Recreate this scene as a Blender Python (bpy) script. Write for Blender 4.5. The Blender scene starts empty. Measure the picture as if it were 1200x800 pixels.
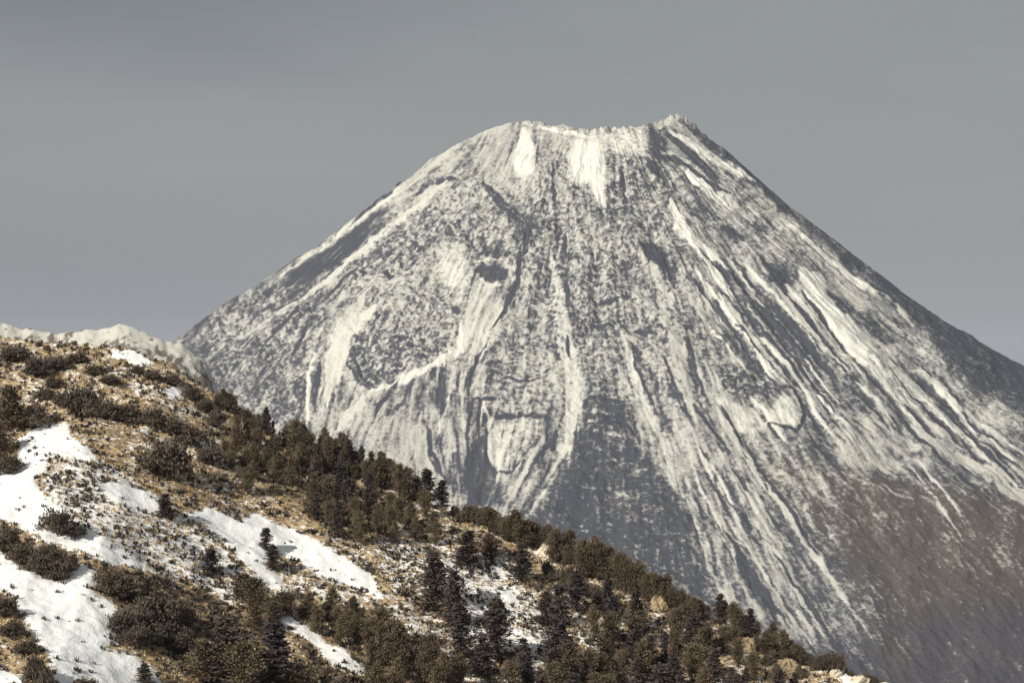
import bpy, math, random
import numpy as np
from mathutils import Vector
random.seed(7); rng = np.random.default_rng(11)
SC = bpy.context.scene; COL = SC.collection
PI = math.pi
F = 1200 / 2 / math.tan(math.radians(12))      # focal length in units of a 1200 wide frame
HOR = 440.0                                     # row of the horizon in that frame

# ------------------------------------------------------------------ noise
_perm = rng.permutation(256).astype(np.int64); _perm = np.concatenate([_perm, _perm, _perm])
_ga = rng.random(256) * 2 * PI; _gx, _gy = np.cos(_ga), np.sin(_ga)
def perlin(x, y, seed=0):
    x = np.asarray(x, float) + seed * 17.31; y = np.asarray(y, float) + seed * 9.77
    xi = np.floor(x).astype(np.int64); yi = np.floor(y).astype(np.int64)
    xf = x - xi; yf = y - yi
    u = xf**3 * (xf * (xf * 6 - 15) + 10); v = yf**3 * (yf * (yf * 6 - 15) + 10)
    def g(ix, iy, dx, dy):
        h = _perm[(_perm[ix & 255] + iy) & 255]
        return _gx[h] * dx + _gy[h] * dy
    a = g(xi, yi, xf, yf); b = g(xi + 1, yi, xf - 1, yf)
    c = g(xi, yi + 1, xf, yf - 1); d = g(xi + 1, yi + 1, xf - 1, yf - 1)
    return ((a + u * (b - a)) + v * ((c + u * (d - c)) - (a + u * (b - a)))) * 1.5
def fbm(x, y, o=4, seed=0, gain=0.5):
    s = 0; a = 1; f = 1; t = 0
    for i in range(o):
        s = s + a * perlin(x * f, y * f, seed + i * 3); t += a; a *= gain; f *= 2.03
    return s / t * 1.3
def ridged(x, y, o=3, seed=0):
    s = 0; a = 1; f = 1; t = 0
    for i in range(o):
        s = s + a * (1 - np.abs(perlin(x * f, y * f, seed + i * 5)) * 2); t += a; a *= .5; f *= 2.1
    return s / t
def sstep(a, b, x):
    t = np.clip((x - a) / (b - a), 0, 1); return t * t * (3 - 2 * t)
def blur(im, n):
    for _ in range(2):
        for ax in (0, 1):
            p = np.concatenate([np.repeat(np.take(im, [0], ax), n, ax), im, np.repeat(np.take(im, [-1], ax), n, ax)], ax)
            c = np.cumsum(p, ax); c = np.concatenate([np.zeros_like(np.take(c, [0], ax)), c], ax)
            L = im.shape[ax]
            im = (np.take(c, range(2 * n + 1, 2 * n + 1 + L), ax) - np.take(c, range(0, L), ax)) / (2 * n + 1)
    return im

# ------------------------------------------------------------------ survey maps (front elevation of a slope)
OX, OY, MW, MH = -100, -60, 1400, 1000          # map extends past the frame on every side
yy, xx = np.mgrid[0:MH, 0:MW].astype(float); xx += OX; yy += OY
_wx = xx + 3.2 * fbm(xx / 14, yy / 14, 3, 50); _wy = yy + 3.2 * fbm(xx / 14, yy / 14, 3, 60)
_wob = fbm(xx / 9, yy / 9, 2, 65)
def poly_mask(pts, soft=2, warp=True):
    X, Y = (_wx, _wy) if warp else (xx, yy)
    xs = [p[0] for p in pts]; ys = [p[1] for p in pts]
    x0, x1 = int(max(min(xs) - 12 - OX, 0)), int(min(max(xs) + 12 - OX, MW))
    y0, y1 = int(max(min(ys) - 12 - OY, 0)), int(min(max(ys) + 12 - OY, MH))
    out = np.zeros((MH, MW)); X = X[y0:y1, x0:x1]; Y = Y[y0:y1, x0:x1]
    ins = np.zeros(X.shape, bool); n = len(pts)
    for i in range(n):
        ax, ay = pts[i]; bx, by = pts[(i + 1) % n]
        if ay == by: continue
        c = ((ay > Y) != (by > Y)) & (X < (bx - ax) * (Y - ay) / (by - ay) + ax)
        ins ^= c
    out[y0:y1, x0:x1] = ins
    if soft: out = blur(out, soft)
    return out
def line_mask(pts, w, w2=None, soft=1.0):
    w2 = w if w2 is None else w2; out = np.zeros((MH, MW)); n = len(pts) - 1
    for i in range(n):
        ax, ay = pts[i]; bx, by = pts[i + 1]
        wa = (w + (w2 - w) * i / n) / 2; wb = (w + (w2 - w) * (i + 1) / n) / 2
        m = max(wa, wb) + 6
        x0, x1 = int(max(min(ax, bx) - m - OX, 0)), int(min(max(ax, bx) + m - OX, MW))
        y0, y1 = int(max(min(ay, by) - m - OY, 0)), int(min(max(ay, by) + m - OY, MH))
        if x1 <= x0 or y1 <= y0: continue
        X = _wx[y0:y1, x0:x1] * .6 + xx[y0:y1, x0:x1] * .4; Y = _wy[y0:y1, x0:x1] * .6 + yy[y0:y1, x0:x1] * .4
        dx, dy = bx - ax, by - ay; L = dx * dx + dy * dy + 1e-9
        t = np.clip(((X - ax) * dx + (Y - ay) * dy) / L, 0, 1)
        d = np.hypot(X - ax - t * dx, Y - ay - t * dy)
        r = wa + (wb - wa) * t; g_ = (i + t) / n
        r = r * np.minimum(1, np.minimum(g_ * 4 + .25, (1 - g_) * 3 + .12)) * (1 + .55 * _wob[y0:y1, x0:x1])
        sl = out[y0:y1, x0:x1]
        np.maximum(sl, 1 - sstep(r - soft, r + soft, d), out=sl)
    return out
def sample(m, px, py):
    x = np.clip(px - OX, 0, MW - 1.01); y = np.clip(py - OY, 0, MH - 1.01)
    xi = x.astype(int); yi = y.astype(int); fx = x - xi; fy = y - yi
    return (m[yi, xi] * (1 - fx) + m[yi, xi + 1] * fx) * (1 - fy) + (m[yi + 1, xi] * (1 - fx) + m[yi + 1, xi + 1] * fx) * fy
def lerp_in(m, mask, val, k=1.0): return m + (val - m) * mask * k

# ------------------------------------------------------------------ materials
class Nt:
    def __init__(s, name):
        s.m = bpy.data.materials.new(name); s.m.use_nodes = True; s.t = s.m.node_tree
        s.b = s.t.nodes['Principled BSDF']; s.b.inputs['Roughness'].default_value = .9
        s.b.inputs['Specular IOR Level'].default_value = .15
    def n(s, kind, **kw):
        o = s.t.nodes.new(kind)
        for k, v in kw.items():
            if hasattr(o, k) and not k[0].isupper(): setattr(o, k, v)
        return o
    def l(s, a, b): s.t.links.new(a, b)
    def attr(s, name): o = s.n('ShaderNodeAttribute'); o.attribute_name = name; return o
    def noise(s, vec, scale, detail=3, rough=.5, dist=0):
        o = s.n('ShaderNodeTexNoise'); o.inputs['Scale'].default_value = scale; o.inputs['Detail'].default_value = detail
        o.inputs['Roughness'].default_value = rough; o.inputs['Distortion'].default_value = dist
        if vec is not None: s.l(vec, o.inputs['Vector'])
        return o.outputs['Fac']
    def math(s, op, a, b=None, c=None, clamp=False):
        o = s.n('ShaderNodeMath'); o.operation = op; o.use_clamp = clamp
        for i, v in enumerate((a, b, c)):
            if v is None: continue
            if isinstance(v, (int, float)): o.inputs[i].default_value = v
            else: s.l(v, o.inputs[i])
        return o.outputs[0]
    def ss(s, a, b, v):
        o = s.n('ShaderNodeMapRange'); o.interpolation_type = 'SMOOTHSTEP'
        o.inputs['From Min'].default_value = a; o.inputs['From Max'].default_value = b; s.l(v, o.inputs['Value']); return o.outputs[0]
    def mix(s, f, a, b):
        o = s.n('ShaderNodeMix'); o.data_type = 'RGBA'
        if isinstance(f, (int, float)): o.inputs[0].default_value = f
        else: s.l(f, o.inputs[0])
        for i, v in ((6, a), (7, b)):
            if isinstance(v, tuple): o.inputs[i].default_value = (*v, 1)
            else: s.l(v, o.inputs[i])
        return o.outputs[2]
    def bump(s, h, strength, dist):
        o = s.n('ShaderNodeBump'); o.inputs['Strength'].default_value = strength; o.inputs['Distance'].default_value = dist
        s.l(h, o.inputs['Height']); s.l(o.outputs[0], s.b.inputs['Normal'])
    def pos(s): return s.n('ShaderNodeTexCoord').outputs['Object']
    def vscale(s, v, xyz):
        o = s.n('ShaderNodeMapping'); o.inputs['Scale'].default_value = xyz; s.l(v, o.inputs['Vector']); return o.outputs[0]
    def base(s, c): s.l(c, s.b.inputs['Base Color'])

# mountain: snow over blue-grey andesite, brown ash low down
M = Nt('snowy_volcanic_slope'); P = M.pos()
snow_a = M.attr('snow').outputs['Fac']; warm_a = M.attr('warm').outputs['Fac']; flow = M.attr('flow').outputs['Vector']
rough_a = M.attr('rubble').outputs['Fac']; dust_a = M.attr('dust').outputs['Fac']
st = M.noise(M.vscale(flow, (1, 1, 1)), 1.0, 4, .6)
sp = M.noise(P, 0.09, 3, .62)
fine = M.noise(P, 0.25, 3, .6)
n1 = M.math('MULTIPLY', M.math('SUBTRACT', st, .5), M.math('MULTIPLY', M.attr('grain').outputs['Fac'], .5))
n2 = M.math('MULTIPLY', M.math('SUBTRACT', sp, .5), M.math('MULTIPLY_ADD', rough_a, 1.0, .40))
n3 = M.math('MULTIPLY', M.math('SUBTRACT', fine, .5), .7)
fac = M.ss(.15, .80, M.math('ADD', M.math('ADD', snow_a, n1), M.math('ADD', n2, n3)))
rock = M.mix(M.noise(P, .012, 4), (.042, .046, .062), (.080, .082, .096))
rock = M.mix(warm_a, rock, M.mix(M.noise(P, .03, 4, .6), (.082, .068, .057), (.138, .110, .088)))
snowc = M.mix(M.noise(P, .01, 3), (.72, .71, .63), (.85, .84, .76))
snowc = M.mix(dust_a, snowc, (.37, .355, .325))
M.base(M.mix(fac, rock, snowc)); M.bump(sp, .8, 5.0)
MAT_MOUNTAIN = M.m
# hillside: snow, ochre dry grass, brown litter
M = Nt('snow_and_dry_grass'); P = M.pos()
s_a = M.attr('snow').outputs['Fac']; d_a = M.attr('litter').outputs['Fac']
n1 = M.math('SUBTRACT', M.noise(P, 1.5, 4, .6), .5); n2 = M.math('SUBTRACT', M.noise(P, .35, 3, .55), .5)
fs = M.ss(.44, .60, M.math('ADD', s_a, M.math('ADD', M.math('MULTIPLY', n1, 1.5), M.math('MULTIPLY', n2, .7))))
gr = M.mix(M.ss(.38, .6, M.noise(P, .9, 4, .65)), (.15, .115, .080), (.56, .42, .24))
gr = M.mix(M.ss(.52, .7, M.noise(P, .22, 3)), gr, (.34, .235, .16))
dk = M.math('ADD', d_a, M.math('MULTIPLY', M.math('SUBTRACT', M.noise(P, .7, 3), .5), .9))
gr = M.mix(M.ss(.35, .75, dk), gr, (.072, .054, .042))
M.base(M.mix(fs, gr, (.94, .94, .92))); M.bump(M.noise(P, 1.6, 4, .6), .6, .25)
MAT_HILL = M.m
# far ridge
M = Nt('old_snow_on_scree'); P = M.pos()
f = M.ss(.34, .52, M.math('ADD', M.attr('snow').outputs['Fac'], M.math('MULTIPLY', M.math('SUBTRACT', M.noise(M.vscale(P, (1, .35, 1)), .09, 4, .65), .5), 1.1)))
M.base(M.mix(f, (.17, .14, .12), (.58, .56, .50))); M.bump(M.noise(P, .12, 4), .5, 3)
MAT_RIDGE = M.m
M = Nt('dark_valley_forest'); M.base(M.mix(M.noise(M.pos(), .004, 5), (.035, .042, .034), (.085, .082, .062))); MAT_VALLEY = M.m
def rand_mat(name, c1, c2, c3=None, scale=1.5):
    M = Nt(name); oi = M.n('ShaderNodeObjectInfo').outputs['Random']
    c = M.mix(oi, c1, c2)
    c = M.mix(M.math('MULTIPLY', M.ss(.5, .75, M.noise(M.pos(), scale, 2)), .8), c, c3 or c2)
    M.base(c); return M.m
MAT_NEEDLE = rand_mat('pine_needles', (.135, .100, .072), (.165, .135, .085), (.21, .15, .10))
MAT_NEEDLE2 = rand_mat('dark_fir_needles', (.068, .058, .060), (.11, .084, .070), (.14, .11, .084))
MAT_BUSH = rand_mat('juniper_leaves', (.10, .080, .066), (.14, .112, .084), (.19, .15, .105))
MAT_BARK = rand_mat('grey_brown_bark', (.06, .045, .035), (.09, .07, .055), (.12, .10, .08), 6)
MAT_ROCK = rand_mat('ochre_crusted_rock', (.30, .23, .14), (.40, .32, .20), (.10, .075, .055), 2.2)
MAT_PALE = rand_mat('snow_dusted_rock', (.58, .50, .36), (.70, .64, .52), (.14, .10, .07), 1.8)
MAT_CRAG = rand_mat('black_lava_rock', (.05, .05, .06), (.07, .07, .08), (.10, .10, .11), .3)
def tuft_mat(name, c1, c2, c3):
    M = Nt(name); P = M.pos()
    c = M.mix(M.ss(.35, .65, M.noise(P, .35, 3)), c1, c2)
    M.base(M.mix(M.ss(.48, .62, M.noise(P, 1.3, 2)), c, c3)); return M.m
MAT_SCRUB = tuft_mat('scrub_twigs', (.070, .064, .060), (.12, .094, .074), (.10, .088, .078))
MAT_STRAW = tuft_mat('straw_grass', (.55, .41, .21), (.74, .63, .42), (.42, .26, .15))

# ------------------------------------------------------------------ mesh helpers
def make_mesh(name, V, Fc, mat, attrs=None, smooth=True):
    me = bpy.data.meshes.new(name); V = np.asarray(V, np.float32); Fc = np.asarray(Fc, np.int32)
    k = Fc.shape[1]
    me.vertices.add(len(V)); me.vertices.foreach_set('co', V.ravel())
    me.loops.add(Fc.size); me.loops.foreach_set('vertex_index', Fc.ravel())
    me.polygons.add(len(Fc)); me.polygons.foreach_set('loop_start', np.arange(0, Fc.size, k, dtype=np.int32))
    me.polygons.foreach_set('use_smooth', np.full(len(Fc), smooth))
    me.update(calc_edges=True)
    for a, v in (attrs or {}).items():
        v = np.asarray(v, np.float32)
        if v.ndim == 1: me.attributes.new(a, 'FLOAT', 'POINT').data.foreach_set('value', v)
        else: me.attributes.new(a, 'FLOAT_VECTOR', 'POINT').data.foreach_set('vector', v.ravel())
    me.materials.append(mat); return me
def link(name, me, parent=None, loc=(0, 0, 0)):
    o = bpy.data.objects.new(name, me); COL.objects.link(o); o.location = loc
    if parent: o.parent = parent
    return o
def grid_faces(nr, nc, wrap=False):
    i = np.arange(nr - 1)[:, None]; j = np.arange(nc if wrap else nc - 1)[None, :]; j2 = (j + 1) % nc
    return np.stack([i * nc + j, i * nc + j2, (i + 1) * nc + j2, (i + 1) * nc + j], -1).reshape(-1, 4)
def tag(o, label=None, cat=None, group=None, kind=None):
    if label: o['label'] = label
    if cat: o['category'] = cat
    if group: o['group'] = group
    if kind: o['kind'] = kind
    return o

# ------------------------------------------------------------------ volcano
CX, CY = 210.0, 6000.0
def prof(pts, s=6000 / F):
    r = [abs(p[0] - 699) * s for p in pts]; z = [(HOR - p[1]) * s for p in pts]; return r, z
rl, zl = prof([(622, 142), (598, 141), (571, 150), (537, 167), (504, 187), (470, 214), (436, 238), (402, 265), (369, 289), (335, 312), (301, 336), (267, 356), (234, 378)])
rr, zr = prof([(768, 147), (782, 141), (797, 138), (815, 149), (850, 176), (900, 222), (960, 270), (1020, 318), (1080, 363), (1140, 399), (1200, 432)])
rl += [1350, 1800, 2400, 3200]; zl += [-120, -390, -740, -1110]
rr += [1400, 1900, 2500, 3200]; zr += [-140, -440, -780, -1110]
rf = [150, 185, 300, 600, 1000, 1500, 2000, 2500, 3200]; zf = [606, 600, 508, 296, 20, -310, -610, -870, -1110]
def cone_z(th, r):
    c, s_ = np.cos(th), np.sin(th)
    w = sstep(-1, 1, c)
    side = np.interp(r, rl, zl) * (1 - w) + np.interp(r, rr, zr) * w
    f = np.clip(-s_, 0, 1) ** 1.4
    z = side * (1 - f) + np.interp(r, rf, zf) * f
    rim = 160 + 12 * np.sin(3 * th)
    z = np.where(r < rim, z - 60 * (1 - (r / rim) ** 2), z)
    back = np.clip(s_, 0, 1)
    return z - 25 * back * np.exp(-((r - 180) / 180) ** 2)
th = np.concatenate([np.linspace(-PI - .22, .22, 1750), np.linspace(.22, PI - .22, 90)[1:-1]])
rad = np.concatenate([np.linspace(2, 150, 14)[:-1], np.arange(150, 1300, 2.6), np.arange(1300, 2150, 4.2), np.linspace(2150, 3200, 60)])
TH, R = np.meshgrid(th, rad)
Zb = cone_z(TH, R); X = CX + R * np.cos(TH); Y = CY + R * np.sin(TH)
PX = 600 + F * X / Y; PY = HOR - F * Zb / Y
front = (np.sin(TH) < .18).astype(float) * sstep(-90, -40, PX) * (1 - sstep(1240, 1290, PX)) * (1 - sstep(880, 930, PY))

# --- snow cover survey of the front face: coarse density, then every named patch, gully and flow lobe
gx = np.array([200, 300, 400, 500, 600, 700, 800, 900, 1000, 1100, 1200.])
gy = np.array([130, 200, 260, 320, 380, 440, 500, 560, 620, 680, 740, 800.])
G = np.array([
 [.4, .4, .5, .6, .70, .66, .50, .50, .3, .2, .2],
 [.4, .4, .5, .56, .55, .50, .46, .50, .3, .2, .2],
 [.4, .4, .42, .52, .46, .46, .46, .54, .50, .2, .2],
 [.4, .42, .50, .58, .48, .44, .48, .46, .56, .3, .2],
 [.38, .46, .56, .58, .50, .42, .54, .42, .60, .52, .2],
 [.36, .44, .60, .56, .52, .52, .56, .46, .50, .60, .4],
 [.38, .42, .55, .50, .52, .44, .56, .52, .46, .56, .48],
 [.38, .40, .50, .48, .50, .25, .54, .50, .36, .38, .46],
 [.3, .3, .4, .46, .48, .18, .52, .50, .30, .24, .34],
 [.3, .3, .4, .4, .4, .14, .50, .50, .28, .20, .20],
 [.3, .3, .3, .3, .3, .14, .46, .46, .24, .15, .12],
 [.3, .3, .3, .3, .3, .14, .30, .42, .22, .12, .08]])
fxg = np.clip((xx[0] - gx[0]) / 100, 0, len(gx) - 1.001); fyg = np.interp(yy[:, 0], gy, np.arange(len(gy)))
fyg = np.clip(fyg, 0, len(gy) - 1.001)
ix, iy = fxg.astype(int), fyg.astype(int); ux = (fxg - ix)[None]; uy = (fyg - iy)[:, None]
S = (G[np.ix_(iy, ix)] * (1 - ux) + G[np.ix_(iy, ix + 1)] * ux) * (1 - uy) + (G[np.ix_(iy + 1, ix)] * (1 - ux) + G[np.ix_(iy + 1, ix + 1)] * ux) * uy
RO = np.full((MH, MW), .38); WA = np.zeros((MH, MW)); H = np.zeros((MH, MW)); DU = np.full((MH, MW), .56)
# broad areas
def area(pts, snow=None, k=.9, rough=None, warm=None, h=0, soft=4, dust=None):
    global S, RO, WA, H, DU
    m = poly_mask(pts, soft)
    if snow is not None: S = lerp_in(S, m, snow, k)
    if rough is not None: RO = lerp_in(RO, m, rough)
    if warm is not None: WA = lerp_in(WA, m, warm)
    if dust is not None: DU = lerp_in(DU, m, dust)
    if h: H = H + h * m
def line(pts, w, snow, k=.9, w2=None, h=0, soft=1.2, dust=None):
    global S, H, DU
    m = line_mask(pts, w, w2, soft); S = lerp_in(S, m, snow, k)
    if dust is not None: DU = lerp_in(DU, m, dust)
    if h: H = H + h * m
# brown ash apron and lower darkness
area([(985, 545), (1060, 560), (1210, 590), (1320, 620), (1320, 720), (1090, 745), (1030, 700), (960, 620), (930, 570)], .15, .8, .6, .85, soft=12)
area([(895, 520), (960, 540), (1010, 610), (1000, 640), (950, 600), (905, 560)], .30, .7, .6, .6, soft=8)
area([(1020, 740), (1100, 700), (1310, 700), (1310, 900), (1020, 900)], .02, .9, .5, .25, soft=16)
# rubbly zones
area([(640, 180), (760, 180), (780, 350), (770, 460), (670, 470), (640, 330)], None, rough=1.0, soft=10)
area([(225, 385), (380, 325), (385, 380), (372, 420), (358, 510), (240, 480)], .34, .8, .8, soft=8)
area([(420, 300), (520, 270), (560, 340), (560, 420), (500, 440), (440, 400)], .48, .6, .9, soft=8)
area([(790, 500), (850, 495), (900, 560), (1020, 750), (900, 770), (800, 610)], None, dust=.62, soft=10)
area([(820, 330), (900, 320), (1010, 450), (985, 520), (930, 520), (850, 420)], .34, .6, .5, soft=10)
area([(380, 480), (540, 440), (560, 600), (400, 560)], None, dust=.65, soft=10)
area([(570, 170), (615, 175), (612, 195), (575, 200)], .68, .9, .05, soft=5, dust=.7)
area([(563, 170), (600, 165), (600, 215), (570, 210)], .66, .8, .05, soft=4, dust=.6)
area([(390, 300), (520, 215), (620, 200), (800, 200), (800, 300), (830, 400), (820, 470), (560, 480), (540, 380), (440, 420)], None, rough=.9, soft=14)
area([(545, 345), (610, 330), (640, 400), (600, 470), (545, 460)], None, rough=.45, soft=8)
area([(800, 170), (930, 240), (960, 300), (900, 330), (820, 250)], None, rough=.55, soft=8)
# summit
area([(617, 147), (626, 170), (626, 203), (601, 196), (604, 171), (610, 150)], .98, .9, .2, soft=2, dust=.02)
area([(682, 157), (702, 164), (709, 188), (709, 238), (702, 245), (692, 208), (671, 211), (665, 181)], .98, .9, .3, soft=3, dust=.02)
area([(702, 153), (757, 150), (758, 181), (739, 173), (709, 177)], .72, .85, .6, soft=3, dust=.1)
line([(630, 146), (652, 150), (680, 155), (700, 158)], 5, 1.05, dust=0)
area([(759, 147), (781, 147), (783, 174), (772, 184), (762, 176)], .15, .9, .7, h=-3, soft=2)
line([(770, 181), (790, 183), (800, 190)], 5, .05, h=-3)
line([(783, 156), (815, 186), (847, 221)], 5, .0, h=-8)
line([(785, 152), (836, 184), (893, 219)], 8, 1.15, w2=5, dust=0, h=5)
line([(797, 141), (854, 183), (900, 224), (921, 243), (948, 265)], 9, .14, w2=12, k=.8)
line([(806, 200), (832, 224), (862, 242)], 13, 1.05, w2=10, dust=0)
line([(817, 243), (850, 256)], 10, .22, k=.8)
line([(786, 233), (800, 265), (827, 297), (845, 330), (874, 366)], 16, 1.05, w2=7, dust=0)
area([(746, 278), (770, 282), (794, 312), (792, 326), (778, 322), (752, 296)], .16, .85, .4, soft=2)
line([(763, 305), (773, 325), (784, 350), (795, 390)], 9, .80, w2=10, dust=.55)
line([(844, 264), (874, 283)], 13, .15, k=.8)
area([(894, 305), (915, 308), (938, 322), (928, 338), (900, 330)], .12, .85, .5, soft=2)
area([(740, 185), (772, 190), (776, 200), (762, 222), (742, 214)], .30, .8, .9, soft=3)
line([(563, 214), (604, 248), (630, 259)], 6, .08, h=-6)
line([(575, 240), (612, 262)], 8, .25)
line([(614, 252), (617, 295), (606, 325), (594, 342), (570, 386), (560, 420), (548, 455)], 6, .10, h=-8)
line([(648, 185), (650, 240), (655, 300)], 4, .15, k=.7, h=-4)
line([(659, 265), (663, 330), (672, 365)], 4, .15, k=.6)
line([(727, 185), (733, 240), (738, 300)], 5, .30, k=.6)
line([(626, 165), (640, 200), (636, 240)], 8, .40, k=.6)
area([(557, 313), (567, 309), (588, 310), (597, 317), (590, 325), (571, 326)], .10, 1, .5, h=-5, soft=1)
line([(556, 306), (577, 302), (596, 306)], 3.5, .85, k=.8, dust=.3)
line([(557, 321), (572, 331), (592, 331)], 3.5, .8, k=.8, dust=.3)
area([(568, 286), (590, 284), (598, 300), (575, 304)], .2, .8, .9, soft=2)
area([(603, 256), (622, 258), (622, 285), (606, 292)], .16, .8, .9, soft=2)
area([(552, 322), (560, 328), (580, 335), (592, 352), (585, 395), (562, 420), (545, 400), (548, 360)], .76, .7, .15, soft=4, dust=.45)
area([(514, 282), (545, 285), (551, 330), (535, 345), (516, 320)], .76, .8, .4, soft=4, dust=.25)
line([(565, 282), (595, 302)], 12, .28)
# left flank
line([(530, 176), (477, 214), (436, 244), (389, 280), (328, 321)], 6, .85, dust=.3)
area([(460, 231), (430, 254), (402, 275), (368, 299), (335, 321), (300, 344), (272, 362), (281, 360), (318, 346), (350, 330), (380, 316), (404, 300), (430, 278), (452, 248)], .10, .95, .3, h=-3, soft=3)
area([(240, 376), (300, 340), (330, 322), (335, 345), (280, 385), (240, 400)], .42, .6, 1.0, soft=4)
line([(537, 170), (500, 196), (462, 226)], 7, .74, dust=.6)
line([(527, 205), (504, 228), (440, 278), (402, 309), (369, 336), (322, 366)], 8, .80, dust=.35, h=5)
line([(508, 208), (488, 224)], 6, .15); line([(508, 206), (535, 210)], 4, .1)
line([(490, 245), (450, 282), (420, 305)], 4, .25, k=.7)
line([(440, 300), (400, 330), (372, 352)], 4, .18, k=.8)
line([(352, 350), (310, 376), (270, 398)], 6, .70, k=.7)
line([(385, 345), (350, 372), (320, 410)], 5, .20, k=.7)
line([(398, 350), (370, 392), (350, 430)], 5, .66, k=.7)
line([(369, 408), (362, 438), (360, 495)], 5, .98, dust=.1, h=3)
line([(375, 420), (369, 450), (369, 480)], 4, .12)
line([(440, 358), (402, 387), (391, 428), (384, 476)], 20, .92, w2=24, dust=.35)
line([(392, 455), (386, 480), (380, 500)], 4, .25); line([(404, 442), (396, 478)], 4, .30); line([(414, 455), (405, 480)], 3, .3)
area([(410, 385), (440, 372), (500, 380), (530, 398), (505, 425), (470, 436), (440, 450), (424, 444), (408, 420)], .44, .9, 1.1, soft=4, h=3)
area([(410, 404), (428, 412), (436, 440), (456, 446), (440, 453), (424, 444), (410, 424)], .22, .85, .95, soft=4)
line([(406, 420), (420, 446), (436, 458)], 4, .05)
line([(541, 380), (538, 405), (520, 421), (490, 436), (462, 450), (432, 460)], 9, 1.0, dust=.1, h=4)
line([(432, 462), (410, 480), (396, 500)], 14, .74, dust=.45)
line([(470, 442), (450, 470), (430, 490)], 5, .2); line([(486, 440), (470, 470), (440, 492)], 5, .22)
area([(453, 484), (474, 482), (497, 500), (514, 540), (522, 572), (490, 565), (460, 520)], .72, .9, .05, soft=4, dust=.75)
line([(500, 492), (504, 532), (528, 566)], 3, .05)
area([(506, 430), (520, 428), (522, 470), (512, 480), (502, 462)], .12, .85, .3, soft=2)
for a in (0, 1, 2, 3, 4):
    line([(524 + a * 8, 418 + a * 4), (520 + a * 7, 455), (516 + a * 9, 500), (522 + a * 9, 560)], 3, .10 if a % 2 == 0 else .9, k=.75)
area([(548, 458), (562, 464), (572, 470), (572, 510), (578, 545), (596, 590), (545, 588), (545, 540), (556, 500)], .10, .9, .3, soft=3)
area([(574, 492), (592, 486), (611, 485), (628, 500), (618, 522), (604, 540), (588, 542), (578, 528)], .70, .8, .5, soft=5, dust=.3, h=3)
line([(566, 468), (575, 490), (573, 530), (590, 550)], 4, .75, dust=.4)
line([(578, 486), (610, 482), (650, 490)], 7, .10, k=.85)
line([(600, 474), (650, 478)], 5, .5)
area([(560, 400), (600, 360), (660, 380), (665, 440), (640, 470), (580, 470)], None, rough=.8, soft=6)
line([(575, 432), (610, 440), (650, 428)], 4, .2, k=.7)
line([(640, 400), (660, 420)], 4, .2)
# ribbon left of the scar
line([(645, 300), (655, 345), (664, 400), (676, 458), (668, 512), (645, 560), (622, 600)], 13, .80, w2=18, k=.8, dust=.35)
line([(654, 498), (634, 530), (598, 585)], 4, .06); line([(644, 500), (618, 545), (590, 580)], 4, .8)
line([(668, 520), (645, 558), (615, 600)], 3, .12); line([(680, 470), (672, 520), (650, 560), (630, 592)], 3, .2)
line([(660, 430), (664, 465), (655, 500)], 3, .2)
# the dark scar
area([(684, 466), (734, 466), (744, 505), (768, 541), (790, 572), (812, 625), (840, 700), (860, 780), (700, 800), (560, 760), (615, 622), (655, 565), (676, 510)], .14, .92, .75, soft=7)
for i in range(26):
    x0, y0 = random.uniform(670, 780), random.uniform(478, 640)
    line([(x0, y0), (x0 + 8, y0 - 3), (x0 + 18, y0 - 1)], 2.4, random.choice((.45, .6, .0)), k=.7)
line([(686, 470), (712, 464), (734, 468)], 4, .05, h=-4); line([(690, 481), (720, 483)], 4, .65, k=.7); line([(695, 500), (738, 505)], 3, .5, k=.6)
line([(700, 492), (728, 490), (745, 502)], 3, .05)
line([(720, 570), (740, 575), (762, 578)], 5, .5, k=.6); line([(692, 545), (712, 548)], 7, .45, k=.6)
# right of the scar
line([(728, 388), (738, 420), (752, 461), (780, 512), (788, 559), (812, 590)], 9, .80, dust=.35)
line([(740, 400), (760, 440), (778, 470)], 12, .22, k=.7)
line([(773, 352), (785, 385), (797, 414), (813, 470)], 11, .86, dust=.6)
line([(803, 394), (816, 450), (822, 480), (840, 500)], 4, .08, h=-4)
line([(777, 430), (795, 470), (806, 484)], 4, .15)
line([(758, 385), (775, 420), (790, 450)], 8, .7, k=.6, dust=.5)
area([(840, 425), (880, 422), (905, 445), (900, 466), (868, 468), (845, 452)], .26, .8, 1.0, soft=3)
area([(836, 465), (858, 468), (882, 485), (884, 505), (866, 500)], .80, .85, .2, soft=2, dust=.2)
area([(893, 490), (905, 474), (922, 458), (938, 472), (941, 490), (930, 499), (912, 498)], .80, .9, .4, soft=3, dust=.2, h=3)
line([(930, 452), (944, 475), (943, 495), (930, 505)], 4, .05, h=-4)
line([(878, 512), (884, 498), (896, 490)], 3, .8)
line([(836, 470), (858, 505), (880, 541), (925, 601), (975, 676), (1035, 770)], 6, .88, dust=.5, h=4)
line([(827, 480), (850, 525), (872, 565), (880, 585)], 5, .10, h=-4)
line([(853, 485), (890, 540), (935, 600), (985, 675), (1030, 745)], 5, .14, k=.8)
line([(812, 490), (830, 540), (850, 600)], 4, .72)
for q, (a, b, c) in enumerate([((860, 620), (900, 670), (950, 740)), ((835, 600), (872, 665), (905, 730)), ((905, 610), (945, 680), (990, 760)), ((880, 600), (925, 670), (965, 740)), ((812, 600), (832, 660), (850, 700))]):
    line([a, b, c], 5, (.12, .2, .15, .85, .85)[q], k=.8, dust=.4)
area([(846, 618), (868, 620), (890, 665), (915, 700), (905, 712), (880, 690), (860, 650)], .18, .8, .4, soft=3)
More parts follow.
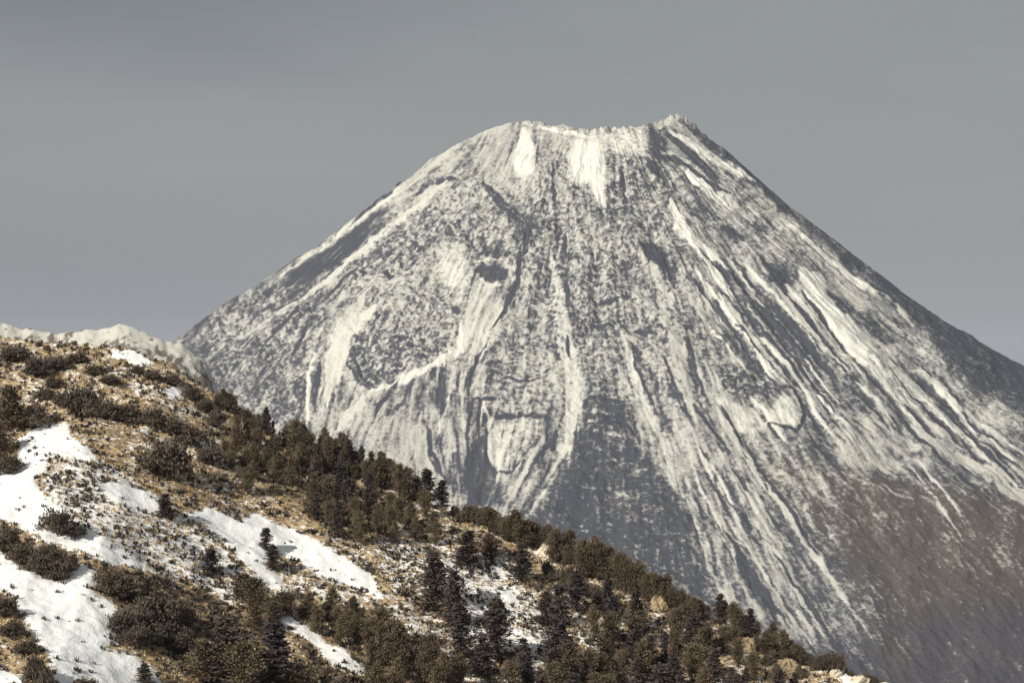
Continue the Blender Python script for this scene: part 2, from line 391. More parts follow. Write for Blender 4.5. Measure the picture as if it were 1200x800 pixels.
area([(1010, 640), (1040, 700), (1070, 760), (1050, 790), (1015, 740), (985, 670)], .2, .7, .6, .4, soft=6)
# streaks between the two bright gullies on the right
D = [((808, 318), (850, 372), (880, 410)), ((836, 345), (872, 400), (915, 455)), ((868, 356), (905, 410), (940, 462)), ((880, 350), (925, 402), (975, 468)),
     ((860, 380), (890, 430), (905, 450)), ((895, 340), (940, 395), (985, 450)), ((905, 318), (950, 380), (1010, 450)), ((990, 445), (1020, 470), (1045, 505)), ((1000, 420), (1040, 462), (1075, 505)),
     ((930, 450), (955, 490), (975, 520)), ((955, 455), (985, 500), (1000, 525)), ((845, 300), (880, 345)), ((865, 310), (900, 345)), ((820, 290), (850, 320)), ((880, 390), (912, 425)), ((1072, 432), (1120, 480), (1200, 560)), ((1095, 455), (1150, 500), (1200, 536)),
     ((1040, 425), (1090, 480), (1130, 520)), ((1120, 500), (1150, 540), (1200, 580)), ((1060, 470), (1100, 515))]
for i, d in enumerate(D):
    line(list(d), 5.5 if i % 2 else 4, .06, k=.9, h=-6)
    line([(p[0] + 7, p[1] - 3) for p in d], 4, .92, k=.85, h=3, dust=.12)
for i in range(46):                             # lesser rills between the traced ones
    x0 = random.uniform(820, 1110); y0 = 330 + (x0 - 820) * .36 + random.uniform(-70, 120)
    L = random.uniform(25, 80); sl = random.uniform(1.05, 1.35)
    line([(x0, y0), (x0 + L * .5, y0 + L * .5 * sl * .95), (x0 + L, y0 + L * sl)], random.uniform(2, 3.6), random.choice((.06, .12, .95)), k=.75, dust=.15)
for i in range(60):                             # rills low on the pale fan and left flank
    if i % 2: x0, y0, dx, dy = random.uniform(790, 880), random.uniform(500, 600), random.uniform(25, 60), random.uniform(50, 110)
    else: x0, y0, dx, dy = random.uniform(340, 620), random.uniform(380, 520), random.uniform(-18, 4), random.uniform(25, 70)
    line([(x0, y0), (x0 + dx, y0 + dy)], random.uniform(2, 3.5), random.choice((.1, .2, .9)), k=.6, dust=.3)
line([(910, 251), (949, 284), (994, 317), (1036, 347), (1084, 388)], 8, .98, w2=5, dust=.05)
area([(935, 314), (962, 320), (970, 344), (1000, 374), (1030, 410), (1010, 416), (979, 386), (945, 350)], 1.15, 1, 0, soft=1, dust=0, h=3)
line([(939, 341), (976, 386), (1020, 440)], 5, 0, h=-8)
area([(968, 336), (1000, 350), (1030, 372), (1050, 398), (1040, 404), (1012, 380), (985, 360)], .10, .85, .6, soft=2)
line([(955, 352), (985, 395), (1022, 428), (1052, 462), (1074, 500)], 10, .90, dust=.2)
line([(1020, 405), (1055, 440), (1095, 470)], 12, .85, k=.8, dust=.25)
line([(1068, 498), (1110, 524), (1150, 545), (1210, 590), (1260, 620)], 10, .84, w2=14, k=.85, dust=.55)
area([(1000, 470), (1040, 500), (1080, 540), (1040, 552), (985, 530), (975, 500)], .66, .8, .3, soft=5, dust=.6)
area([(1050, 385), (1090, 400), (1140, 440), (1200, 490), (1200, 520), (1140, 475), (1080, 430)], .55, .7, .7, soft=4, dust=.4)
line([(890, 530), (930, 560), (985, 592)], 6, .6, k=.8, dust=.6)
line([(985, 545), (1030, 570), (1070, 580)], 5, .55, k=.7, dust=.6)
# right flank turned from the sun: its shade painted in as snow-free rock colour
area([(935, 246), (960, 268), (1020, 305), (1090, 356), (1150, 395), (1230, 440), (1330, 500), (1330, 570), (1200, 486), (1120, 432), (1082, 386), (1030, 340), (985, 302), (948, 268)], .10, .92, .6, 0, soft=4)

# fall-line streaks: noise smeared along the surveyed downhill direction
CT = np.array([(570,170,-.6,1),(520,200,-1,.62),(450,260,-1,.75),(350,340,-1,.72),(280,400,-1,.9),(300,450,-.5,1),(370,440,-.12,1),(420,420,-.35,1),(450,470,-.6,1),(500,520,.3,1),(510,460,0,1),
 (560,400,-.35,1),(600,330,-.3,1),(570,520,-.02,1),(620,560,-.6,1),(660,420,.1,1),(650,250,0,1),(700,250,.05,1),(690,200,.02,1),(610,190,-.05,1),(740,300,.15,1),(700,550,0,1),(760,440,.35,1),
 (800,430,.25,1),(830,300,.65,1),(800,200,.9,1),(850,200,1,.85),(900,250,1,.9),(900,380,.8,1),(950,350,.85,1),(1000,420,.8,1),(1050,380,1,.8),(1100,450,.9,1),(1150,560,1,.65),(1080,520,1,.6),
 (1120,400,1,.75),(900,570,.68,1),(850,550,.55,1),(950,650,.6,1),(840,680,.35,1),(1000,720,.6,1),(1050,620,.75,1),(1150,700,.8,.9),(1190,440,1,.65),(240,400,-1,.75),(400,520,-.3,1),(760,650,.1,1)], float)
q = 8; cy, cx = np.mgrid[0:MH:q, 0:MW:q].astype(float); cx += OX; cy += OY
fw = 0; fx_ = 0; fy_ = 0
for a_, b_, dx_, dy_ in CT:
    L_ = math.hypot(dx_, dy_); w_ = 1 / (((cx - a_) ** 2 + (cy - b_) ** 2) + 150) ** 1.6
    fx_ = fx_ + w_ * dx_ / L_; fy_ = fy_ + w_ * dy_ / L_; fw = fw + w_
nrm = np.hypot(fx_, fy_); fx_ /= nrm; fy_ /= nrm
fx_ = blur(fx_, 2); fy_ = blur(fy_, 2)
fx_ = np.kron(fx_, np.ones((q, q)))[:MH, :MW]; fy_ = np.kron(fy_, np.ones((q, q)))[:MH, :MW]
fx_ = blur(fx_, 5); fy_ = blur(fy_, 5)
wob = .22 * fbm(xx / 40, yy / 40, 3, 301); fx_, fy_ = fx_ - wob * fy_, fy_ + wob * fx_
def lic(seed_im, half, step=1.0):
    acc = seed_im.copy(); wt = 1.0
    for sg in (1, -1):
        X_, Y_ = xx.copy(), yy.copy()
        for i in range(half):
            xi = np.clip(X_ - OX, 0, MW - 1).astype(int); yi = np.clip(Y_ - OY, 0, MH - 1).astype(int)
            X_ += sg * step * fx_[yi, xi]; Y_ += sg * step * fy_[yi, xi]
            k_ = 1 - (i / half) ** 2
            acc += k_ * seed_im[np.clip(Y_ - OY, 0, MH - 1).astype(int), np.clip(X_ - OX, 0, MW - 1).astype(int)]; wt += k_
    acc /= wt; return (acc - acc.mean()) / acc.std()
L1 = lic(blur(rng.normal(size=(MH, MW)), 1), 12, 1.0); L2 = lic(blur(rng.normal(size=(MH, MW)), 1), 14, 2.2); L3 = lic(blur(rng.normal(size=(MH, MW)), 5), 16, 5.0)
PT = fbm(xx / 55, yy / 55, 4, 333)
SPK = (fbm(xx / 9, yy / 8, 4, 341, .75) * (1 + .8 * fbm(xx / 30, yy / 30, 2, 347))) / .33 + .25 * L1 + .55 * fbm(xx / 4, yy / 3.6, 2, 349) / .3
LCOMB = .85 * L1 + .50 * L2 + .22 * L3
ks = 1 - .92 * np.clip(RO, 0, 1)
NL = 2600; lx = rng.uniform(200, 1230, NL); ly = rng.uniform(140, 790, NL); ln = rng.uniform(8, 42, NL); lv = np.where(rng.random(NL) < .6, -1., .9)
RL = np.zeros((MH, MW))
for i in range(84):
    xi = np.clip(lx - OX, 0, MW - 2).astype(int); yi = np.clip(ly - OY, 0, MH - 2).astype(int)
    live = (i * .5 < ln); env_ = np.sin(PI * np.clip(i * .5 / ln, 0, 1)) ** .5
    RL[yi[live], xi[live]] = (lv * env_)[live]; RL[yi[live], xi[live] + 1] = (lv * env_)[live] * .7
    lx = lx + .5 * fx_[yi, xi]; ly = ly + .5 * fy_[yi, xi]
RL = RL * .6 + blur(RL, 1) * .8
NW = 1 - .52 * np.clip(np.abs(S - .46) * 2, 0, 1)
S = S + NW * ks * .17 * LCOMB * (.75 + .6 * fbm(xx / 60, yy / 60, 2, 351)) + NW * .24 * PT + .42 * RL * (.25 + .75 * ks) * NW + NW * np.clip(RO, 0, 1.1) * .17 * SPK
HS = ks * LCOMB
T2 = [([(472, 214), (440, 236), (400, 272)], 2.5), ([(508, 212), (525, 206), (540, 210)], 3), ([(565, 212), (585, 226), (600, 247)], 3), ([(583, 236), (600, 251), (614, 258)], 4), ([(610, 290), (606, 328), (591, 364), (576, 385)], 4.5),
 ([(420, 318), (430, 320)], 6), ([(448, 316), (462, 318)], 6), ([(450, 292), (462, 296)], 6), ([(530, 358), (540, 364)], 7), ([(648, 215), (650, 235)], 4), ([(661, 270), (663, 300)], 4), ([(663, 325), (666, 350)], 4), ([(727, 190), (734, 240)], 3.5),
 ([(768, 178), (790, 182), (812, 196)], 4), ([(780, 150), (820, 184), (850, 221)], 3), ([(806, 192), (830, 212), (857, 227)], 3), ([(760, 186), (772, 204)], 9), ([(748, 284), (768, 300), (786, 312)], 10), ([(848, 264), (862, 274)], 9), ([(904, 314), (926, 328)], 11), ([(858, 298), (884, 330)], 3), ([(808, 246), (822, 252)], 4),
 ([(553, 461), (563, 466), (590, 460)], 3), ([(553, 470), (548, 500), (549, 542)], 3), ([(567, 480), (571, 505), (569, 530), (580, 549), (600, 548), (630, 515)], 2.6), ([(653, 500), (646, 526)], 3.5), ([(572, 400), (560, 416), (547, 452)], 3), ([(501, 494), (506, 522), (522, 562)], 3), ([(580, 486), (604, 482)], 5),
 ([(665, 395), (668, 420)], 3), ([(686, 464), (710, 462), (733, 469)], 3), ([(700, 491), (734, 492), (744, 506)], 3), ([(742, 420), (760, 455), (770, 480)], 3), ([(812, 474), (838, 508), (856, 532)], 3), ([(844, 474), (860, 500), (872, 524)], 4), ([(905, 450), (930, 452), (943, 480), (936, 501), (915, 497), (898, 490)], 2.8),
 ([(860, 356), (878, 388), (890, 412)], 7), ([(884, 372), (920, 416), (950, 452)], 3.5), ([(905, 384), (950, 440), (985, 486)], 3), ([(940, 342), (976, 388), (1000, 418)], 3.5), ([(880, 345), (925, 392), (965, 440)], 4), ([(806, 395), (818, 440), (830, 475)], 3), ([(776, 415), (790, 450), (806, 480)], 3),
 ([(430, 300), (400, 328), (380, 350)], 3), ([(352, 360), (325, 384), (305, 410)], 3), ([(360, 375), (350, 400), (340, 420)], 4), ([(690, 345), (712, 352), (735, 346)], 3), ([(742, 385), (768, 392)], 6), ([(690, 380), (720, 384)], 5), ([(660, 408), (640, 400)], 3), ([(590, 440), (612, 446), (640, 436)], 3), ([(415, 418), (424, 442), (440, 458)], 3), ([(376, 418), (370, 470)], 3),
 ([(890, 545), (930, 600), (960, 650)], 4), ([(845, 610), (880, 662), (930, 735)], 3.5), ([(905, 640), (950, 700), (985, 762)], 3), ([(1080, 445), (1140, 505), (1200, 548)], 3.5), ([(1100, 470), (1160, 530), (1205, 575)], 3), ([(1040, 470), (1075, 510), (1100, 530)], 3.5)]
for pts_, w_ in T2:
    S = lerp_in(S, line_mask([(p[0] + 3.5, p[1] - 1.5) for p in pts_], 2.6, None, 1.2), .85, .45)
    S = lerp_in(S, line_mask(pts_, w_ * 1.15, None, 1.0), -.08, .85)
for pts_, w_ in [([(790, 153), (836, 182), (888, 214)], 7), ([(652, 395), (664, 430), (664, 480)], 3), ([(727, 388), (750, 450), (772, 500), (784, 535)], 3.5), ([(800, 440), (812, 482)], 3), ([(838, 480), (850, 499), (870, 532)], 3.5), ([(912, 482), (938, 494)], 8), ([(876, 516), (884, 499), (902, 489)], 3), ([(848, 345), (885, 396), (932, 452)], 4), ([(895, 392), (930, 436), (975, 485)], 3),
   ([(630, 525), (596, 582)], 3), ([(645, 437), (652, 448)], 5), ([(430, 338), (412, 368), (396, 410), (386, 440)], 9), ([(905, 330), (950, 390), (1000, 440)], 3.5), ([(735, 395), (745, 400)], 4), ([(865, 620), (910, 690), (960, 765)], 3)]:
    S = lerp_in(S, line_mask(pts_, w_ * 1.2, None, 1.0), 1.02, .85)
jx = jy = 0
def onto(m, default): return sample(m, PX + jx, PY + jy) * front + default * (1 - front)
th2 = TH * 1.0; 
arc = TH * 700
TW = TH + (.030 * fbm(X / 150, Zb / 150, 3, 401) + .012 * fbm(X / 40, Zb / 40, 2, 405)) * 400 / np.maximum(R, 300)
mid = sstep(330, 720, R); hi = sstep(150, 330, R)
streak = mid * fbm(TW * 46, R / 170, 4, 21); wide = fbm(TW * 13, R / 420, 3, 33)
streak = streak + (1 - mid) * hi * fbm(TW * 20, R / 90, 4, 24) + (1 - hi) * .7 * fbm(X / 28, Zb / 45, 4, 27)
wide = wide * (.4 + .6 * hi)
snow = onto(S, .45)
rub = onto(RO, .5); warm = onto(WA, .2); hh = onto(H, 0); dust = np.clip(onto(DU, .3), 0, 1)
lump = ridged(X / 30 + .5 * wide, (Zb * 1.3 + Y * .3) / 36, 4, 41); lump2 = fbm(X / 12 + streak * .6, (Zb * 1.1) / 15, 3, 44)
hs = onto(HS, 0)
snow = snow + (1 - front) * (.24 * (1 - rub * .5) * streak + .12 * wide) + rub * .07 * lump2 - rub * .10 * (lump - .3)
snow = snow + .10 * (snow > .75)
fade = sstep(170, 420, R) * .9 + .1
dz = ((3 + 2 * fbm(X / 200, Zb / 200, 2, 73)) * ridged(TW * 22, R / 260, 3, 71) + 5 * wide * 2) * fade * (1 - .5 * sstep(900, 1300, R)) \
     + (4.0 * streak * (1 - front) + 1.2 * hs) * fade + rub * (4.0 * (lump - .4) + 1.3 * lump2 + 5.0 * fbm(X / 55, Zb / 55, 3, 47)) * sstep(150, 175, R) + hh * .45
dz += 13 * np.exp(-((R - 170) / 45) ** 2) * fbm(X / 30, Y / 30, 4, 91)
dz += (11 * fbm(X / 120, Zb / 95, 3, 97) + 5 * rub * (ridged(X / 62, Zb / 50, 2, 98) - .5)) * sstep(180, 380, R) * (1 - .6 * np.abs(np.cos(TH)) ** 6)
dz += 25 * np.exp(-((TH + .02) / .30) ** 2) * np.exp(-((R - 215) / 45) ** 2) * np.abs(fbm(X / 16, Y / 16, 3, 95)) * 1.3
Z = Zb + dz - 6
flow_v = np.stack([TH.ravel() * 110, R.ravel() * .012, (Zb.ravel()) * .002], -1)
V = np.stack([X, Y, Z], -1).reshape(-1, 3)
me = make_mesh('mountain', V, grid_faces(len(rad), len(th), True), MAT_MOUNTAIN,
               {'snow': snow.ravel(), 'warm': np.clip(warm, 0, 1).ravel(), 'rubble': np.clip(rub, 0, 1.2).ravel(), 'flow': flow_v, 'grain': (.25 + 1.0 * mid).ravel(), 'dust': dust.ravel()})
tag(link('mountain', me), kind='structure')

# ------------------------------------------------------------------ ground sheet out to the horizon
n = 96; a = np.linspace(0, 2 * PI, n, endpoint=False); rg = np.array([1, 500, 1500, 3000, 6000, 12000, 25000, 55000.])
A_, R_ = np.meshgrid(a, rg)
me = make_mesh('ground', np.stack([R_ * np.cos(A_), R_ * np.sin(A_), np.full(A_.shape, -1100.0)], -1).reshape(-1, 3), grid_faces(len(rg), n, True), MAT_VALLEY)
tag(link('ground', me), kind='structure')

# ------------------------------------------------------------------ far snowy ridge at left
rc = np.array([(-900, 340), (-300, 352), (-60, 362), (0, 376), (30, 383), (60, 391), (90, 388), (120, 383), (148, 380), (160, 384), (180, 392), (200, 399), (215, 404), (228, 413), (240, 430), (254, 456), (290, 520), (330, 640), (500, 900)], float)
YR = 2700.0
xr = (rc[:, 0] - 600) / F * YR; zr_ = (HOR - rc[:, 1]) / F * YR
gxr = np.concatenate([np.linspace(-1450, -620, 60)[:-1], np.linspace(-620, -60, 330)]); gyr = np.concatenate([np.linspace(2100, 2560, 50)[:-1], np.linspace(2560, 2760, 90), np.linspace(2775, 3200, 40)])
RX, RY = np.meshgrid(gxr, gyr)
wR = 9 * fbm(RY / 40, RX / 40, 3, 77)
zc = np.interp((RX + wR) * YR / np.maximum(RY, YR * .97), xr, zr_)
RZ = np.where(RY < YR, zc - .62 * (YR - RY), zc - .7 * (RY - YR)) - 4 * np.exp(-((RY - YR) / 12) ** 2) * 0
RZ += 4.2 * (ridged(RX / 45 + RY / 300, RY / 90, 3, 12) - .6) + 1.8 * fbm(RX / 14, RY / 14, 3, 13) + .22 * (YR - RY).clip(0, 60) * fbm(RX / 60, RY / 90, 2, 15) * .4
sn = .50 - .14 * sstep(-362, -345, RX) + .40 * fbm(RX / 50, RY / 50, 3, 19) + .30 * fbm(RX / 7, RY / 10, 3, 29)
me = make_mesh('snowy_ridge', np.stack([RX, RY, RZ], -1).reshape(-1, 3), grid_faces(len(gyr), len(gxr)), MAT_RIDGE, {'snow': sn.ravel()})
tag(link('far_hill', me), kind='structure')

# ------------------------------------------------------------------ foreground hillside
sky = np.array([(0, 396), (30, 399), (60, 402), (110, 404), (150, 409), (200, 427), (240, 454), (300, 498), (360, 530), (420, 556), (480, 580), (540, 604), (600, 628), (650, 649), (717, 681), (783, 707), (850, 729), (933, 770), (1050, 805), (1200, 852)], float)
U = (sky[:, 0] - 600) / F; Xs = 430 * U / (1 + .35 * U); Ys = 430 - .35 * Xs; Zs = (HOR - sky[:, 1]) / F * Ys
Xs = np.concatenate([[-500, -200], Xs, [200, 500]]); Zs = np.concatenate([[30, 12], Zs, [-104, -300]])
def hill_z(X, Y):
    yc = 430 - .35 * X; zc = np.interp(X, Xs, Zs)
    d = yc - Y
    s = .37 * d
    z = zc - np.where(d > 0, s, -d * .55 + 0)
    near = sstep(2, 18, np.abs(d))
    z = z + near * (2.2 * fbm(X / 34, Y / 40, 3, 101) * sstep(0, 30, np.abs(d)) + .55 * fbm(X / 7, Y / 7, 3, 111)) + .16 * fbm(X / 1.7, Y / 1.7, 2, 121)
    return z
def on_hill(px, py):
    px = np.atleast_1d(np.asarray(px, float)); py = np.atleast_1d(np.asarray(py, float))
    u = (px - 600) / F; v = (HOR - py) / F
    Yg = np.arange(230, 520, .5)[None]; Xg = u[:, None] * Yg
    hit = (hill_z(Xg, Yg) > v[:, None] * Yg)
    i = hit.argmax(1); ok = hit.any(1); y = Yg[0, i]
    x = u * y; return x, y, hill_z(x, y), ok

# snow cover survey of the hillside
S = np.full((MH, MW), .40); LI = np.full((MH, MW), .30)
def sarea(pts, v, k=1, soft=2, litter=None):
    global S, LI
    m = poly_mask(pts, soft); S = lerp_in(S, m, v, k)
    if litter is not None: LI = lerp_in(LI, m, litter)
sarea([(60, 575), (130, 590), (200, 605), (250, 630), (300, 690), (270, 715), (230, 690), (170, 665), (100, 635), (50, 600)], .66, soft=5, litter=.3)
sarea([(55, 535), (115, 540), (150, 560), (160, 590), (60, 590)], .60, soft=4, litter=.3)
sarea([(320, 655), (400, 680), (445, 705), (440, 738), (390, 722), (335, 690)], .52, soft=4, litter=.2)
sarea([(440, 630), (520, 640), (570, 690), (500, 705), (450, 680)], .50, soft=6, litter=.6)
sarea([(520, 640), (600, 655), (640, 720), (640, 790), (560, 760), (530, 700)], .60, soft=6, litter=.55)
sarea([(450, 700), (520, 730), (560, 800), (520, 800), (450, 740)], .50, soft=5, litter=.4)
sarea([(640, 700), (720, 690), (760, 780), (900, 800), (650, 810)], .44, soft=6, litter=.40)
sarea([(120, 430), (200, 440), (245, 480), (215, 490), (140, 455)], .48, soft=4, litter=.15)
sarea([(290, 505), (370, 540), (450, 580), (440, 640), (380, 620), (290, 560)], .18, soft=5, litter=.55)
sarea([(0, 600), (30, 640), (90, 650), (90, 682), (40, 672), (0, 645)], .10, soft=2, litter=.7)
sarea([(105, 680), (150, 665), (240, 690), (330, 740), (350, 810), (190, 800), (130, 735)], .2, soft=3, litter=.6)
sarea([(350, 700), (470, 730), (540, 800), (400, 820), (350, 760)], .2, soft=4, litter=.6)
sarea([(0, 690), (30, 735), (60, 780), (60, 800), (30, 800), (0, 780)], .28, soft=3, litter=.3)
sarea([(140, 750), (180, 745), (230, 800), (190, 800)], .30, soft=3, litter=.1)
for p, v in [
 ([(25, 514), (47, 497), (80, 497), (84, 514), (110, 530), (115, 540), (60, 533), (52, 552), (30, 572), (0, 576), (0, 555), (16, 547)], 1),
 ([(-40, 560), (0, 562), (40, 566), (60, 590), (110, 625), (132, 640), (170, 662), (137, 662), (96, 646), (55, 635), (16, 612), (-40, 600)], 1),
 ([(-40, 640), (0, 646), (41, 673), (74, 682), (91, 660), (110, 665), (113, 679), (107, 690), (137, 709), (140, 728), (129, 737), (135, 748), (121, 761), (165, 770), (179, 783), (198, 812), (66, 812), (60, 772), (41, 745), (27, 717), (16, 698), (-40, 660)], 1),
 ([(-40, 780), (0, 785), (27, 792), (34, 812), (-40, 812)], 1),
 ([(112, 568), (135, 566), (160, 572), (180, 578), (186, 595), (215, 605), (250, 596), (262, 628), (235, 612), (200, 602), (150, 595), (130, 583)], 1),
 ([(240, 594), (262, 603), (282, 612), (305, 601), (324, 616), (360, 627), (415, 660), (442, 682), (450, 703), (426, 692), (387, 679), (360, 662), (330, 648), (318, 650), (312, 665), (332, 680), (332, 692), (319, 694), (291, 665), (264, 635), (245, 622)], 1),
 ([(314, 712), (338, 721), (374, 740), (382, 753), (404, 762), (426, 779), (434, 797), (415, 788), (387, 779), (374, 760), (341, 738), (321, 726)], .95),
 ([(134, 411), (160, 413), (183, 422), (165, 430), (130, 419)], 1), ([(188, 455), (205, 454), (218, 463), (203, 470)], 1),
 ([(228, 518), (250, 518), (250, 530), (236, 528)], .8), ([(150, 500), (188, 500), (190, 504), (160, 506)], .8),
 ([(55, 402), (95, 403), (100, 408), (70, 408)], .7), ([(60, 458), (80, 462), (70, 466)], .7),
 ([(282, 513), (300, 514), (310, 524), (290, 522)], .75), ([(402, 540), (428, 552), (432, 560), (412, 556)], .75), ([(455, 565), (470, 572), (462, 580), (452, 574)], .7),
 ([(619, 630), (636, 634), (656, 652), (648, 662), (626, 650)], .72), ([(585, 688), (600, 695), (608, 706), (594, 705)], .9), ([(520, 655), (536, 660), (534, 670), (522, 668)], .85),
 ([(500, 725), (520, 735), (518, 755), (500, 745)], .62), ([(970, 782), (1000, 790), (1060, 808), (1000, 812)], .85), ([(840, 735), (852, 735), (864, 762), (856, 762)], .62),
 ([(0, 548), (12, 550), (14, 580), (0, 580)], 1)]:
    sarea(p, v * .90, soft=2, litter=0)
gX = np.concatenate([np.linspace(-400, -112, 40)[:-1], np.arange(-112, 100, .36), np.linspace(101, 400, 40)])
gY = np.concatenate([np.linspace(60, 290, 50)[:-1], np.arange(290, 482, .36), np.linspace(483, 900, 60)])
HX, HY = np.meshgrid(gX, gY); HZ = hill_z(HX, HY)
d0 = 430 - .35 * HX - HY
base = np.interp(HX, Xs, Zs) - np.where(d0 > 0, .37 * d0, -.55 * d0)
hpx = 600 + F * HX / HY; hpy = HOR - F * HZ / HY
s_at = sample(S, hpx + 1.5 * fbm(HX / 2, HY / 2, 2, 3), hpy + 1.5 * fbm(HX / 2, HY / 2, 2, 4)); l_at = sample(LI, hpx, hpy)
behind = (d0 < -2); s_at[behind] = .3
HZ = HZ + .12 * (s_at > .7)
HZ = np.maximum(HZ, -1103)
me = make_mesh('hillside', np.stack([HX, HY, HZ], -1).reshape(-1, 3), grid_faces(len(gY), len(gX)), MAT_HILL, {'snow': s_at.ravel(), 'litter': l_at.ravel()})
tag(link('hillside', me), kind='structure')

# ------------------------------------------------------------------ ground cover: scrub and straw tufts
def tufts(name, n, dens, mat, hmin, hmax, blades, spread, wide_):
    x = rng.uniform(-108, 96, n * 6); y = rng.uniform(292, 470, n * 6)
    d = 430 - .35 * x - y
    z = hill_z(x, y); px = 600 + F * x / y; py = HOR - F * z / y
    keep = (d > -3) & (px > -40) & (px < 1240) & (py < 840)
    p = dens(sample(S, px, py), sample(LI, px, py), x, y)
    keep &= rng.random(len(x)) < p
    x, y, z = x[keep][:n], y[keep][:n], z[keep][:n]; m = len(x)
    h = rng.uniform(hmin, hmax, m) ** 1
    X = np.repeat(x, blades); Y = np.repeat(y, blades); Z_ = np.repeat(z, blades); Hh = np.repeat(h, blades)
    k = m * blades; a = rng.uniform(0, 2 * PI, k); lean = rng.uniform(.1, 1, k) * spread * Hh; w = Hh * wide_ * rng.uniform(.6, 1.3, k)
    b = rng.uniform(0, 2 * PI, k); r0 = Hh * spread * .45 * rng.random(k); X = X + r0 * np.cos(b); Y = Y + r0 * np.sin(b)
    hb = Hh * rng.uniform(.5, 1, k)
    pa = a + PI / 2
    v0 = np.stack([X - w * np.cos(pa), Y - w * np.sin(pa), Z_ - .08], -1); v1 = np.stack([X + w * np.cos(pa), Y + w * np.sin(pa), Z_ - .08], -1)
    v2 = np.stack([X + lean * np.cos(a) + w * .6 * np.cos(pa), Y + lean * np.sin(a) + w * .6 * np.sin(pa), Z_ + hb], -1)
    v3 = np.stack([X + lean * np.cos(a) - w * .6 * np.cos(pa), Y + lean * np.sin(a) - w * .6 * np.sin(pa), Z_ + hb * .9], -1)
    V = np.stack([v0, v1, v2, v3], 1).reshape(-1, 3)
    return make_mesh(name, V, np.arange(k * 4).reshape(-1, 4), mat, smooth=False)
def dens_scrub(s, l, x, y):
    c = fbm(x / 5, y / 5, 3, 201) ; c2 = fbm(x / 2.2, y / 2.2, 2, 205)
    mid = np.where(s > .75, .03, np.where(s > .43, .30, .13 + .42 * l))
    return np.clip(mid * (1 + 2.0 * c + 1.0 * c2), 0, 1)
def dens_straw(s, l, x, y):
    c = fbm(x / 6, y / 6, 3, 301)
    return np.clip(np.where(s > .7, .002, .75 - .8 * l) * (1 + 1.5 * c), 0, 1)
tag(link('low_scrub', tufts('low_scrub', 15000, dens_scrub, MAT_SCRUB, .3, .85, 9, .9, .17)), 'low dark scrub speckling the snow and grass of the near hillside', 'scrub', kind='stuff')
tag(link('dry_grass', tufts('dry_grass', 15000, dens_straw, MAT_STRAW, .22, .6, 7, .8, .13)), 'straw coloured bunch grass over the near hillside', 'grass', kind='stuff')

# ------------------------------------------------------------------ trees and bushes: a few kinds, then copies
def tube(V, Fc, p0, p1, r0, r1, n=6):
    p0, p1 = np.array(p0, float), np.array(p1, float); d = p1 - p0; d /= np.linalg.norm(d) + 1e-9
    up = np.array([0, 0, 1.]) if abs(d[2]) < .9 else np.array([1., 0, 0]); s = np.cross(d, up); s /= np.linalg.norm(s); t = np.cross(d, s)
    b = len(V); 
    for p, r in ((p0, r0), (p1, r1)):
        for i in range(n):
            a = 2 * PI * i / n; V.append(p + r * (math.cos(a) * s + math.sin(a) * t))
    for i in range(n): Fc.append((b + i, b + (i + 1) % n, b + n + (i + 1) % n, b + n + i))
def leaf_quads(C, D, L, W):
    k = len(C); D = D / (np.linalg.norm(D, axis=1, keepdims=True) + 1e-9)
    q = rng.normal(size=(k, 3)); sd = np.cross(D, q); sd /= np.linalg.norm(sd, axis=1, keepdims=True) + 1e-9
    L = L[:, None]; W = W[:, None]
    V = np.stack([C - D * L * .5 - sd * W * .35, C - D * L * .5 + sd * W * .35, C + D * L * .5 + sd * W * .5, C + D * L * .5 - sd * W * .5], 1).reshape(-1, 3)
    return V, np.arange(k * 4).reshape(-1, 4)
